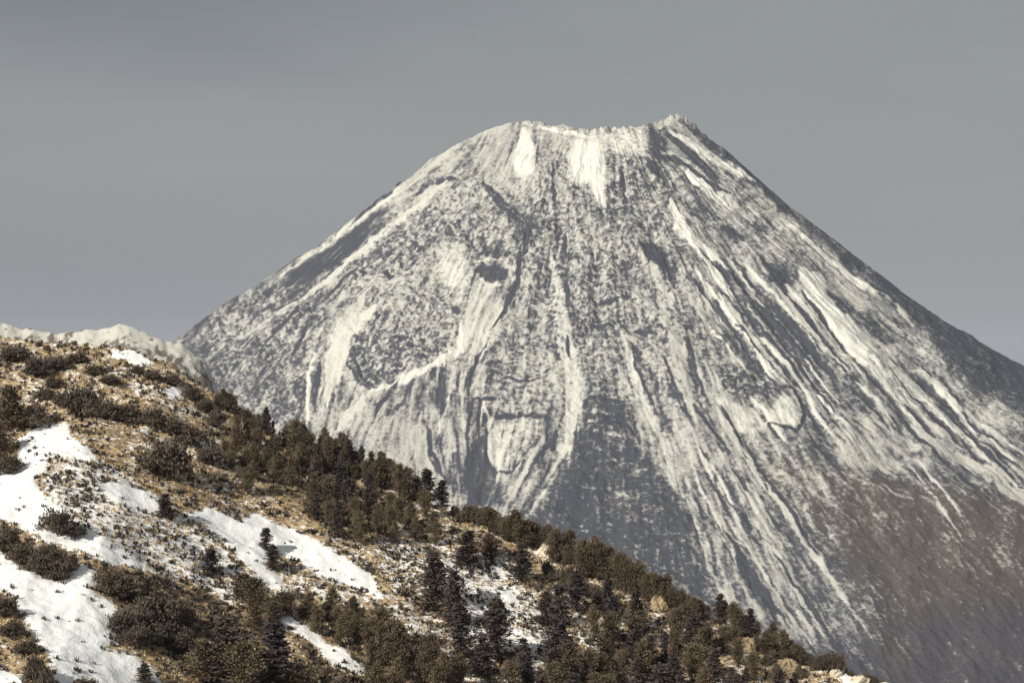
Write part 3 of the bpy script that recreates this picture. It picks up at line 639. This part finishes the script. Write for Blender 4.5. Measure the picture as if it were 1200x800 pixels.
def conifer(seed, h=7.0, w=1.6, form='cone', nb=95, nl=26):
    r_ = random.Random(seed); V, Fc = [], []
    lean = (r_.uniform(-.12, .12), r_.uniform(-.12, .12)); pts = []
    for i in range(6):
        t = i / 5; pts.append((lean[0] * t * t * h * .3, lean[1] * t * t * h * .3, -.35 + t * (h * .97 + .35)))
    for i in range(5): tube(V, Fc, pts[i], pts[i + 1], .17 * (1 - i / 5.4), .17 * (1 - (i + 1) / 5.4), 8)
    C, D = [], []; gaps = [(r_.uniform(0, 2 * PI), r_.uniform(.2, .9)) for _ in range(5)]
    for i in range(nb):
        t = r_.uniform(.05, 1) ** .9
        if form == 'cone': env = w * (1 - t) ** .8 * (.55 + .45 * min(1, t * 5))
        elif form == 'round': env = w * math.sqrt(max(0, 1 - ((t - .52) / .5) ** 2)) * .95
        else: env = w * (1 - t ** 2.2) * (.7 + .3 * min(1, t * 4))
        a = r_.uniform(0, 2 * PI)
        for ga, gt in gaps:
            if abs(math.cos((a - ga) / 2)) > .93 and abs(t - gt) < .07: env *= .45
        env = env * r_.uniform(.5, 1.2) + .12
        z0 = t * h * (.92 if form == 'cone' else .84); z1 = z0 + env * (r_.uniform(-.25, .15) if form == 'cone' else r_.uniform(.2, 1.0))
        base = np.array([lean[0] * t * t * h * .3, lean[1] * t * t * h * .3, z0]); tip = np.array([base[0] + env * math.cos(a), base[1] + env * math.sin(a), z1])
        tube(V, Fc, base, base + (tip - base) * .8, .035, .012, 4)
        for j in range(nl):
            f = r_.uniform(.12, 1) ** .7; c = base + (tip - base) * f
            sp = .13 + .16 * env * (1.1 - f * .5)
            C.append(c + np.array([r_.gauss(0, sp), r_.gauss(0, sp), r_.gauss(0, sp * .6)]))
            D.append((tip - base) / (env + .1) + np.array([r_.gauss(0, .5), r_.gauss(0, .5), r_.gauss(.15, .4)]))
    C = np.array(C); D = np.array(D); k = len(C)
    LV, LF = leaf_quads(C, D, rng.uniform(.16, .36, k), rng.uniform(.08, .17, k))
    return np.array(V), np.array(Fc), LV, LF
def bush(seed, w=1.6, h=1.5, nb=80, nl=55):
    r_ = random.Random(seed); V, Fc, C, D = [], [], [], []
    stems = [(r_.uniform(-.45, .45) * w, r_.uniform(-.45, .45) * w) for _ in range(7)]
    for sx, sy in stems: tube(V, Fc, (sx * .3, sy * .3, -.25), (sx, sy, h * .6), .06, .02, 5)
    for i in range(nb):
        sx, sy = r_.choice(stems); a = r_.uniform(0, 2 * PI); e = math.asin(r_.uniform(-.15, .98)); q = r_.uniform(.55, 1.0)
        tip = np.array([sx + w * .62 * math.cos(a) * math.cos(e) * q, sy + w * .62 * math.sin(a) * math.cos(e) * q, h * (.12 + .85 * max(0, math.sin(e))) * q * r_.uniform(.8, 1.1)])
        b0 = np.array([sx * .8, sy * .8, h * .25])
        for j in range(nl):
            f = r_.uniform(.2, 1) ** .6; s = .11 * w
            C.append(b0 + (tip - b0) * f + np.array([r_.gauss(0, s), r_.gauss(0, s), abs(r_.gauss(0, s * .7))])); D.append(tip - b0 + np.array([r_.gauss(0, .6), r_.gauss(0, .6), r_.gauss(.2, .5)]))
    k = len(C); LV, LF = leaf_quads(np.array(C), np.array(D), rng.uniform(.08, .17, k), rng.uniform(.05, .10, k))
    return np.array(V), np.array(Fc), LV, LF
KIND = {}
def build_kind(key, part1, part2, geo, m1, m2):
    V1, F1, V2, F2 = geo
    top = max(V2[:, 2].max(), .5); rad_ = np.percentile(np.hypot(V2[:, 0], V2[:, 1]), 96)
    KIND[key] = (make_mesh(key + '_' + part1, V1, F1, m1), make_mesh(key + '_' + part2, V2, F2, m2, smooth=False), top, rad_, part1, part2)
for i in range(4): build_kind(f'fir_{"abcd"[i]}', 'trunk', 'crown', conifer(10 + i, 7, 1.15 + .1 * i, 'cone'), MAT_BARK, MAT_NEEDLE2)
for i in range(4): build_kind(f'pine_{"abcd"[i]}', 'trunk', 'crown', conifer(20 + i, 7, 1.75 + .1 * i, 'oval' if i % 2 else 'round', 120, 26), MAT_BARK, MAT_NEEDLE)
for i in range(4): build_kind(f'bush_{"abcd"[i]}', 'stem', 'foliage', bush(30 + i), MAT_BARK, MAT_BUSH)
ITEMS = []
def plant(px, py, hpx_, wpx=None, kind='pine', label=None, cat=None, group=None):
    """one plant: base at survey position, height and width as seen"""
    x, y, z, ok = on_hill(px, py)
    if not ok[0]:
        u = (px - 600) / F; X0 = 430 * u / (1 + .35 * u); x = np.array([X0]); y = 430 - .35 * x; z = hill_z(x, y)
    x, y, z = x[0], y[0], z[0]; key = f'{kind}_{random.choice("abcd")}'
    m1, m2, top, rd, p1, p2 = KIND[key]
    sc = hpx_ * y / F / top; sw = sc if wpx is None else wpx * y / F / (2 * rd)
    sw = max(min(sw, sc * 2.6), sc * .45)
    name = {'fir': 'fir_tree', 'pine': 'pine_tree', 'bush': 'bush'}[kind]
    r = bpy.data.objects.new(name, None); COL.objects.link(r); r.empty_display_size = .5
    r.location = (x, y, z - .05); r.scale = (sw, sw, sc); r.rotation_euler = (0, 0, random.uniform(0, 6.28))
    for m, pn in ((m1, p1), (m2, p2)):
        c = bpy.data.objects.new(pn, m); COL.objects.link(c); c.parent = r
    tag(r, label, cat or {'fir': 'tree', 'pine': 'tree', 'bush': 'bush'}[kind], group)
    ITEMS.append((r, px)); return r
ORD = ['leftmost', 'second', 'third', 'fourth', 'fifth', 'sixth', 'seventh', 'eighth', 'ninth', 'tenth', 'eleventh', 'twelfth', 'thirteenth', 'fourteenth']
def cluster(pts, noun, where, group):
    """pts: (px, py, h, w, kind); labelled by order from the left inside a row that has a landmark"""
    pts = sorted(pts, key=lambda p: p[0]); n = len(pts)
    for i, p in enumerate(pts):
        if n == 1: lab = f'{noun} {where}'
        elif i == n - 1: lab = f'rightmost {noun} {where}'
        elif i == 0: lab = f'leftmost {noun} {where}'
        else: lab = f'{ORD[i]} {noun} from left {where}'
        plant(*p, label=lab, group=group)
def skyl(x): return float(np.interp(x, sky[:, 0], sky[:, 1]))
def row(x0, x1, n, h0, h1, kinds, off=(1, 12), wr=(.38, .6)):
    out = []
    for i in range(n):
        x = x0 + (x1 - x0) * (i + .5 + random.uniform(-.35, .35)) / n; h = random.uniform(h0 * .8, h1 * 1.08)
        out.append((x, skyl(x) + random.uniform(*off), h, h * random.uniform(*wr), random.choice(kinds)))
    return out
def scatter(poly, n, h0, h1, kinds, wr=(.38, .62)):
    out = []; xs = [p[0] for p in poly]; ys = [p[1] for p in poly]; tries = 0
    while len(out) < n and tries < 6000:
        tries += 1; x = random.uniform(min(xs), max(xs)); y = random.uniform(min(ys), max(ys)); c = False
        for i in range(len(poly)):
            ax, ay = poly[i]; bx, by = poly[(i + 1) % len(poly)]
            if (ay > y) != (by > y) and x < (bx - ax) * (y - ay) / (by - ay) + ax: c = not c
        dmin = (h0 * .55 if tries < 3000 else h0 * .3)
        if c and all(math.hypot(x - q[0], (y - q[1]) * 1.3) > dmin for q in out):
            h = random.uniform(h0, h1); out.append((x, y, h, h * random.uniform(*wr), random.choice(kinds)))
    return out
GS = 'pines along the skyline of the near hillside'
cluster(row(252, 300, 9, 15, 25, ['pine', 'bush'], (2, 10), (.6, .9)), 'small dark pine', 'on the skyline where the volcano first meets the hillside', GS)
cluster(row(296, 345, 9, 22, 32, ['pine', 'fir'], (2, 12), (.32, .5)), 'brown pine', 'in the thicket left of the tallest skyline trees', GS)
cluster(row(343, 392, 10, 26, 42, ['pine', 'fir', 'fir'], (2, 14)), 'tall pine', 'in the left half of the tallest skyline thicket', GS)
cluster(row(392, 436, 9, 28, 44, ['pine', 'fir', 'fir'], (2, 14)), 'tall pine', 'in the right half of the tallest skyline thicket', GS)
cluster(row(438, 482, 8, 34, 44, ['pine'], (2, 10)), 'dark pine', 'on the skyline left of the pointed lone fir', GS)
plant(501, 592, 44, 28, 'fir', 'pointed dark fir standing alone on the skyline against pale snow', group='firs on the skyline')
plant(518, 594, 34, 20, 'fir', 'smaller pointed fir just right of the lone skyline fir', group='firs on the skyline')
plant(487, 587, 30, 22, 'fir', 'low fir just left of the lone skyline fir', group='firs on the skyline')
cluster(row(530, 585, 9, 14, 26, ['pine', 'bush'], (1, 8), (.7, 1.1)), 'stunted brown pine', 'on the skyline right of the pointed firs', GS)
cluster(row(585, 640, 10, 26, 36, ['pine'], (1, 10), (.6, .9)), 'reddish brown pine', 'on the skyline left of the dark volcano scar', GS)
cluster(row(638, 688, 11, 36, 44, ['pine'], (2, 12)), 'olive pine', 'on the skyline under the left part of the dark scar', GS)
cluster(row(686, 740, 12, 38, 50, ['pine'], (2, 12)), 'olive pine', 'on the skyline under the right part of the dark scar', GS)
cluster(row(738, 784, 10, 32, 42, ['pine'], (2, 10)), 'dark pine', 'on the skyline where the scar meets the pale fan', GS)
cluster(row(784, 832, 9, 22, 32, ['pine'], (2, 10)), 'small pine', 'on the skyline under the pale rock fan', GS)
cluster(row(842, 884, 7, 28, 36, ['pine', 'fir'], (2, 9)), 'dark pine', 'in the peaked clump above the ochre rock', GS)
cluster(row(886, 935, 9, 22, 32, ['pine'], (2, 9)), 'dark pine', 'on the skyline right of the peaked clump', GS)
cluster(row(935, 985, 8, 14, 26, ['pine', 'bush'], (2, 8), (.7, 1)), 'low pine', 'near the right foot of the skyline', GS)
cluster(row(988, 1050, 4, 7, 12, ['bush'], (1, 5), (1, 1.5)), 'tiny bush', 'on the pale rocks at the lower right skyline', 'bushes on the skyline')
cluster([(x, 409 + random.uniform(-3, 3), random.uniform(5, 9), random.uniform(7, 12), 'bush') for x in (44, 55, 68, 77, 87, 101)], 'tiny dark bush', 'on the top edge before the snowy ridge', 'bushes on the skyline')
GM = 'pines on the upper middle of the hillside'
cluster(scatter([(292, 520), (350, 548), (380, 570), (370, 600), (300, 560)], 12, 28, 40, ['pine']), 'brown pine', 'in the dark belt below the tallest skyline thicket', GM)
cluster(scatter([(370, 570), (440, 595), (450, 628), (430, 650), (370, 615)], 12, 32, 46, ['pine', 'fir']), 'dark pine', 'in the belt just above the long snow strip', GM)
cluster(scatter([(262, 500), (292, 530), (300, 575), (285, 590), (262, 540)], 8, 24, 36, ['pine']), 'brown pine', 'on the slope above the left end of the snow strip', GM)
cluster(scatter([(450, 590), (510, 612), (520, 645), (455, 640)], 9, 28, 40, ['pine']), 'brown pine', 'below the pointed skyline firs', GM)
plant(548, 664, 42, 34, 'fir', 'dark fir below the stunted pines with golden grass beside it', group=GM)
plant(611, 680, 44, 28, 'fir', 'dark fir just left of the cream coloured grass patch', group=GM)
plant(575, 655, 30, 30, 'pine', 'brown pine between the two dark firs of the upper slope', group=GM)
cluster([(225, 470, 20, 26, 'bush'), (205, 452, 16, 26, 'bush'), (180, 446, 14, 24, 'bush'), (160, 438, 12, 20, 'bush'), (240, 484, 18, 24, 'bush'), (252, 500, 22, 24, 'bush')], 'dark bush', 'right of the small top snow patch', 'bushes on the upper slope')
cluster([(95, 490, 44, 46, 'bush'), (125, 490, 26, 40, 'bush'), (150, 496, 26, 38, 'bush'), (175, 500, 26, 36, 'bush'), (203, 510, 24, 38, 'bush'), (222, 520, 26, 40, 'bush'), (246, 545, 24, 34, 'bush'), (72, 476, 18, 26, 'bush')], 'dark bush', 'in the long row above the big round bush', 'bushes on the upper slope')
plant(192, 562, 52, 68, 'bush', 'largest round dark bush, standing alone above the snow strip', group='bushes on the upper slope')
cluster([(12, 505, 54, 52, 'pine'), (36, 502, 32, 38, 'bush'), (-6, 535, 44, 44, 'pine'), (10, 556, 28, 34, 'bush'), (42, 440, 24, 40, 'bush'), (18, 424, 20, 40, 'bush'), (66, 432, 18, 36, 'bush'), (95, 425, 14, 30, 'bush'), (112, 440, 14, 30, 'bush')], 'dark shrub', 'at the left edge above the upper snowfield', 'bushes at the left edge')
cluster([(130, 452, 14, 26, 'bush'), (60, 455, 16, 28, 'bush'), (52, 470, 18, 26, 'bush')], 'small bush', 'between the top snow patch and the left edge', 'bushes at the left edge')
plant(194, 607, 30, 24, 'fir', 'small dark fir at the upper end of the snow strip', group='small firs standing on snow')
plant(312, 644, 26, 17, 'fir', 'tiny fir on the snow strip, upper of the close pair', group='small firs standing on snow')
plant(320, 667, 30, 22, 'fir', 'tiny fir on the snow strip, lower of the close pair', group='small firs standing on snow')
plant(248, 674, 32, 28, 'fir', 'small blue grey fir in the speckled snow left of the strip', group='small firs standing on snow')
plant(172, 698, 20, 22, 'fir', 'small dark fir poking above the bushes beside the big snowfield', group='small firs standing on snow')
plant(170, 804, 26, 24, 'fir', 'small dark fir at the bottom edge beside the big snowfield', group='small firs standing on snow')
GB = 'bushes among the left snowfields'
plant(68, 626, 36, 48, 'bush', 'dark oblong bush on the snow, uppermost beside the speckled patch', group=GB)
plant(88, 630, 22, 30, 'bush', 'low bush touching the right end of the oblong bush', group=GB)
cluster([(8, 648, 36, 34, 'bush'), (28, 664, 30, 38, 'bush'), (48, 672, 30, 38, 'bush'), (66, 680, 26, 36, 'bush'), (84, 672, 26, 30, 'bush'), (60, 652, 16, 30, 'bush')], 'brown bush', 'in the tongue between the two left snowfields', GB)
cluster([(4, 722, 30, 30, 'bush'), (14, 746, 22, 30, 'bush'), (30, 768, 22, 30, 'bush'), (45, 800, 36, 34, 'bush'), (56, 812, 30, 30, 'bush'), (95, 812, 20, 26, 'bush'), (110, 812, 18, 20, 'bush')], 'brown bush', 'along the bottom left edge of the big snowfield', GB)
cluster([(128, 697, 36, 46, 'bush'), (150, 700, 30, 40, 'bush'), (140, 742, 30, 34, 'bush'), (160, 735, 34, 44, 'bush'), (180, 728, 36, 46, 'bush'), (200, 735, 36, 46, 'bush'), (160, 758, 30, 40, 'bush'), (190, 758, 34, 44, 'bush'), (215, 765, 34, 40, 'bush'), (222, 735, 30, 36, 'bush')], 'dark bush', 'in the large mass right of the big snowfield', GB)
cluster([(283, 706, 36, 34, 'pine'), (298, 716, 42, 34, 'pine'), (335, 724, 34, 26, 'pine'), (322, 728, 24, 26, 'pine'), (300, 738, 30, 28, 'pine')], 'dark pine', 'between the two middle snow strips', 'pines at the lower left')
cluster([(262, 806, 86, 50, 'fir'), (240, 800, 50, 44, 'pine'), (285, 815, 70, 48, 'pine'), (322, 818, 92, 48, 'fir'), (350, 820, 50, 40, 'pine')], 'large dark conifer', 'at the bottom below the lowest snow strip', 'pines at the lower left')
GL = 'pines in the lower middle mass'
cluster(scatter([(352, 722), (382, 722), (412, 735), (440, 770), (400, 762), (366, 742)], 9, 32, 42, ['pine']), 'brown pine', 'just above the lowest snow strip', GL)
cluster(scatter([(430, 775), (455, 760), (500, 785), (540, 815), (530, 835), (440, 830)], 12, 48, 60, ['pine']), 'brown pine', 'in the solid mass right of the lowest snow strip', GL)
cluster([(402, 822, 36, 36, 'bush'), (380, 826, 30, 40, 'bush'), (345, 806, 24, 34, 'bush')], 'low bush', 'at the bottom under the lowest snow strip', 'bushes at the bottom')
GF = 'dark firs on the lower slope'
plant(507, 716, 70, 38, 'fir', 'tall black fir, leftmost of the tall firs on the lower slope', group=GF)
plant(533, 735, 68, 30, 'fir', 'slender black fir just right of the leftmost tall fir', group=GF)
plant(538, 770, 64, 32, 'fir', 'dark fir directly below the slender black fir', group=GF)
plant(583, 776, 78, 42, 'fir', 'broad dark fir below the white speckled clearing', group=GF)
plant(566, 796, 50, 34, 'fir', 'lower fir touching the left side of the broad dark fir', group=GF)
plant(655, 786, 104, 40, 'fir', 'tallest dark fir, in the middle of the lower right forest', group=GF)
plant(640, 735, 42, 28, 'fir', 'short dark fir left of the tallest fir', group=GF)
plant(676, 716, 46, 30, 'fir', 'short dark fir above and right of the tallest fir', group=GF)
GR = 'trees of the lower right forest'
cluster(scatter([(595, 790), (640, 800), (700, 790), (700, 840), (590, 840)], 10, 40, 58, ['fir', 'pine']), 'dark tree', 'at the bottom edge around the tallest fir', GR)
cluster(scatter([(690, 720), (720, 722), (760, 745), (760, 790), (700, 780)], 8, 36, 54, ['fir', 'pine']), 'dark tree', 'just right of the tallest fir', GR)
cluster(scatter([(760, 742), (810, 750), (840, 770), (830, 800), (762, 800)], 8, 30, 48, ['fir', 'pine']), 'dark tree', 'in the forest below the golden rock', GR)
cluster(scatter([(840, 775), (880, 780), (925, 800), (950, 830), (840, 830)], 8, 28, 42, ['pine', 'fir']), 'brown tree', 'below the two ochre rocks at lower right', GR)
cluster(scatter([(700, 800), (840, 800), (840, 850), (700, 850)], 12, 44, 60, ['fir', 'pine']), 'dark tree', 'at the bottom edge right of the tallest fir', GR)
cluster(scatter([(640, 668), (690, 690), (740, 710), (735, 722), (680, 710), (640, 685)], 8, 16, 24, ['pine', 'bush']), 'low brown pine', 'on the ochre slope under the olive skyline pines', GR)
cluster(scatter([(790, 725), (850, 742), (900, 765), (960, 790), (940, 800), (860, 775), (790, 742)], 11, 14, 24, ['bush', 'pine'], (.9, 1.3)), 'small brown pine', 'beside the ochre rocks at lower right', GR)

# ------------------------------------------------------------------ rock outcrops
def rock_mesh(name, mat, seed):
    nu, nv = 40, 22; u = np.linspace(0, 2 * PI, nu, endpoint=False); v = np.linspace(-.5, PI / 2, nv)
    Uu, Vv = np.meshgrid(u, v)
    r = 1 + .28 * fbm(np.cos(Uu) * 1.6 + seed, np.sin(Uu) * 1.6 + Vv * 1.5, 3, seed) + .10 * ridged(Uu * 1.9, Vv * 4, 2, seed + 4)
    r = 1 + (r - 1) * np.clip(np.cos(Vv) * 3, 0.15, 1)
    P = np.stack([r * np.cos(Uu) * np.cos(Vv), r * np.sin(Uu) * np.cos(Vv), r * np.sin(Vv) * .8], -1)
    P = np.round(P * 5) / 5 * .25 + P * .75
    return make_mesh(name, P.reshape(-1, 3), grid_faces(nv, nu, True), mat, smooth=False)
for i, (px, py, w, h, mat, lab) in enumerate([
    (772, 713, 26, 18, MAT_ROCK, 'golden rock knob standing out of the pines below the skyline'),
    (876, 763, 24, 17, MAT_ROCK, 'ochre rock below the peaked clump of pines'),
    (922, 790, 36, 20, MAT_ROCK, 'long ochre rock sloping down right of the peaked clump'),
    (980, 793, 18, 9, MAT_PALE, 'small pale rock beside the last skyline pines'),
    (1006, 801, 28, 9, MAT_PALE, 'snow dusted rock at the bottom of the skyline'),
    (1034, 807, 26, 8, MAT_PALE, 'lowest snow dusted rock, nearest the bottom right skyline'),
    (640, 652, 26, 16, MAT_PALE, 'cream coloured rock under the olive skyline pines'),
    (668, 672, 18, 10, MAT_ROCK, 'small ochre rock right of the cream coloured rock'),
    (140, 430, 22, 9, MAT_ROCK, 'low reddish rock under the small top snow patch')]):
    x, y, z, ok = on_hill(px, py - 2)
    if not ok[0]:
        u = (px - 600) / F; X0 = 430 * u / (1 + .35 * u); x = np.array([X0]); y = 430 - .35 * x; z = hill_z(x, y)
    o = link('rock_outcrop', rock_mesh('rock_outcrop', mat, 3 + i), loc=(x[0], y[0], z[0] - .15)); o.scale = (w * y[0] / F / 2, w * y[0] / F / 2 * .8, h * y[0] / F / 1.0)
    o.rotation_euler = (0, .25, random.uniform(0, 6)); tag(o, lab, 'rock', 'rocks on the near hillside')
o = link('lava_crag', rock_mesh('lava_crag', MAT_CRAG, 31), loc=((470 - 600) / F * 6000, 6000, (HOR - 217) / F * 6000 - 4)); o.scale = (13, 13, 14); o.rotation_euler = (0, -.6, .4)
tag(o, 'small black crag jutting from the left skyline of the volcano', 'rock')
for px, py, s in ((796, 146, 1.3),):
    o = link('summit_crag', rock_mesh('summit_crag', MAT_CRAG, 37), loc=((px - 600) / F * 6000, 6000, (HOR - py) / F * 6000 - 8)); o.scale = (14, 12, 24)
    tag(o, 'dark pinnacle at the right end of the volcano summit', 'rock')

# ------------------------------------------------------------------ air
bm_v = np.array([(sx * 58000, sy * 58000, z) for z in (-1101, 900) for sx, sy in ((-1, -1), (1, -1), (1, 1), (-1, 1))], float)
me = make_mesh('haze', bm_v, np.array([(3, 2, 1, 0), (4, 5, 6, 7), (0, 1, 5, 4), (1, 2, 6, 5), (2, 3, 7, 6), (3, 0, 4, 7)]), MAT_ROCK, smooth=False)
me.materials.clear(); hm = bpy.data.materials.new('thin_haze'); hm.use_nodes = True; t = hm.node_tree; t.nodes.clear()
out = t.nodes.new('ShaderNodeOutputMaterial'); pv = t.nodes.new('ShaderNodeVolumePrincipled')
pv.inputs['Color'].default_value = (.80, .86, 1, 1); pv.inputs['Density'].default_value = 2.2e-5; pv.inputs['Anisotropy'].default_value = 0.0
t.links.new(pv.outputs[0], out.inputs['Volume']); me.materials.append(hm)
tag(link('haze', me), 'thin pale blue haze filling the air', 'haze', kind='stuff')

# ------------------------------------------------------------------ light
sd = Vector((-.62, -.62, .50)).normalized()
sun = bpy.data.lights.new('sun', 'SUN'); sun.energy = 5.0; sun.angle = math.radians(.5); sun.color = (1, .945, .84)
so = bpy.data.objects.new('sun', sun); COL.objects.link(so); so.rotation_euler = sd.to_track_quat('Z', 'Y').to_euler()
w = bpy.data.worlds.new('World'); SC.world = w; w.use_nodes = True; t = w.node_tree; t.nodes.clear()
out = t.nodes.new('ShaderNodeOutputWorld'); bg = t.nodes.new('ShaderNodeBackground'); bg2 = t.nodes.new('ShaderNodeBackground'); mx = t.nodes.new('ShaderNodeMixShader')
sk = t.nodes.new('ShaderNodeTexSky'); sk.sky_type = 'NISHITA'; sk.sun_disc = False; sk.sun_elevation = math.asin(sd.z); sk.sun_rotation = math.atan2(sd.x, sd.y)
t.links.new(sk.outputs[0], bg.inputs[0]); bg.inputs[1].default_value = .08
tc = t.nodes.new('ShaderNodeTexCoord'); mp = t.nodes.new('ShaderNodeMapping'); mp.inputs['Scale'].default_value = (3.0, 3.0, 17)
t.links.new(tc.outputs['Generated'], mp.inputs[0])
nz = t.nodes.new('ShaderNodeTexNoise'); nz.inputs['Scale'].default_value = 1.3; nz.inputs['Detail'].default_value = 4; nz.inputs['Roughness'].default_value = .5
t.links.new(mp.outputs[0], nz.inputs['Vector'])
sx = t.nodes.new('ShaderNodeSeparateXYZ'); t.links.new(tc.outputs['Generated'], sx.inputs[0])
def wm(op, a, b=None, c=None):
    o = t.nodes.new('ShaderNodeMath'); o.operation = op
    for i, v in enumerate((a, b, c)):
        if v is None: continue
        if isinstance(v, (int, float)): o.inputs[i].default_value = v
        else: t.links.new(v, o.inputs[i])
    return o.outputs[0]
def wmr(v, a, b, c, d, smooth=True):
    o = t.nodes.new('ShaderNodeMapRange'); o.interpolation_type = 'SMOOTHSTEP' if smooth else 'LINEAR'
    for i, q in ((1, a), (2, b), (3, c), (4, d)): o.inputs[i].default_value = q
    t.links.new(v, o.inputs[0]); return o.outputs[0]
# the cloud deck: thicker and darker up to the left, and low down to the left; palest at mid height and to the right
X_, Z_ = sx.outputs['X'], sx.outputs['Z']
top = wmr(wm('ADD', Z_, wm('MULTIPLY', nz.outputs['Fac'], .035)), .125, .175, 0, 1)
left = wmr(X_, .12, -.2, 0, 1)
low = wmr(Z_, .085, .005, 0, 1)
dark = wm('ADD', wm('MULTIPLY', top, wm('MULTIPLY_ADD', left, .30, .06)), wm('MULTIPLY', low, wm('MULTIPLY_ADD', left, .20, .05)))
dark = wm('ADD', dark, wm('MULTIPLY', wm('SUBTRACT', nz.outputs['Fac'], .5), .22))
lum = wm('MULTIPLY_ADD', dark, -.26, .298)
cc = t.nodes.new('ShaderNodeCombineColor')
t.links.new(wm('MULTIPLY', lum, wm('MULTIPLY_ADD', dark, -.08, .955)), cc.inputs[0]); t.links.new(wm('MULTIPLY', lum, wm('MULTIPLY_ADD', dark, -.05, 1.0)), cc.inputs[1]); t.links.new(wm('MULTIPLY', lum, wm('MULTIPLY_ADD', dark, .26, .995)), cc.inputs[2])
t.links.new(cc.outputs[0], bg2.inputs[0]); bg2.inputs[1].default_value = 1.0
mx.inputs[0].default_value = .93
t.links.new(bg.outputs[0], mx.inputs[1]); t.links.new(bg2.outputs[0], mx.inputs[2]); t.links.new(mx.outputs[0], out.inputs['Surface'])

# ------------------------------------------------------------------ camera and render settings
cam = bpy.data.cameras.new('camera'); co = bpy.data.objects.new('camera', cam); COL.objects.link(co); SC.camera = co
cam.sensor_width = 36; cam.lens = 36 * F / 1200; cam.shift_y = (HOR - 400) / 1200; cam.clip_start = 1; cam.clip_end = 200000
co.location = (0, 0, 0); co.rotation_euler = (PI / 2, 0, 0)
SC.view_settings.view_transform = 'Standard'; SC.view_settings.look = 'None'; SC.view_settings.exposure = 0; SC.view_settings.gamma = 1
SC.cycles.volume_bounces = 0; SC.cycles.max_bounces = 6
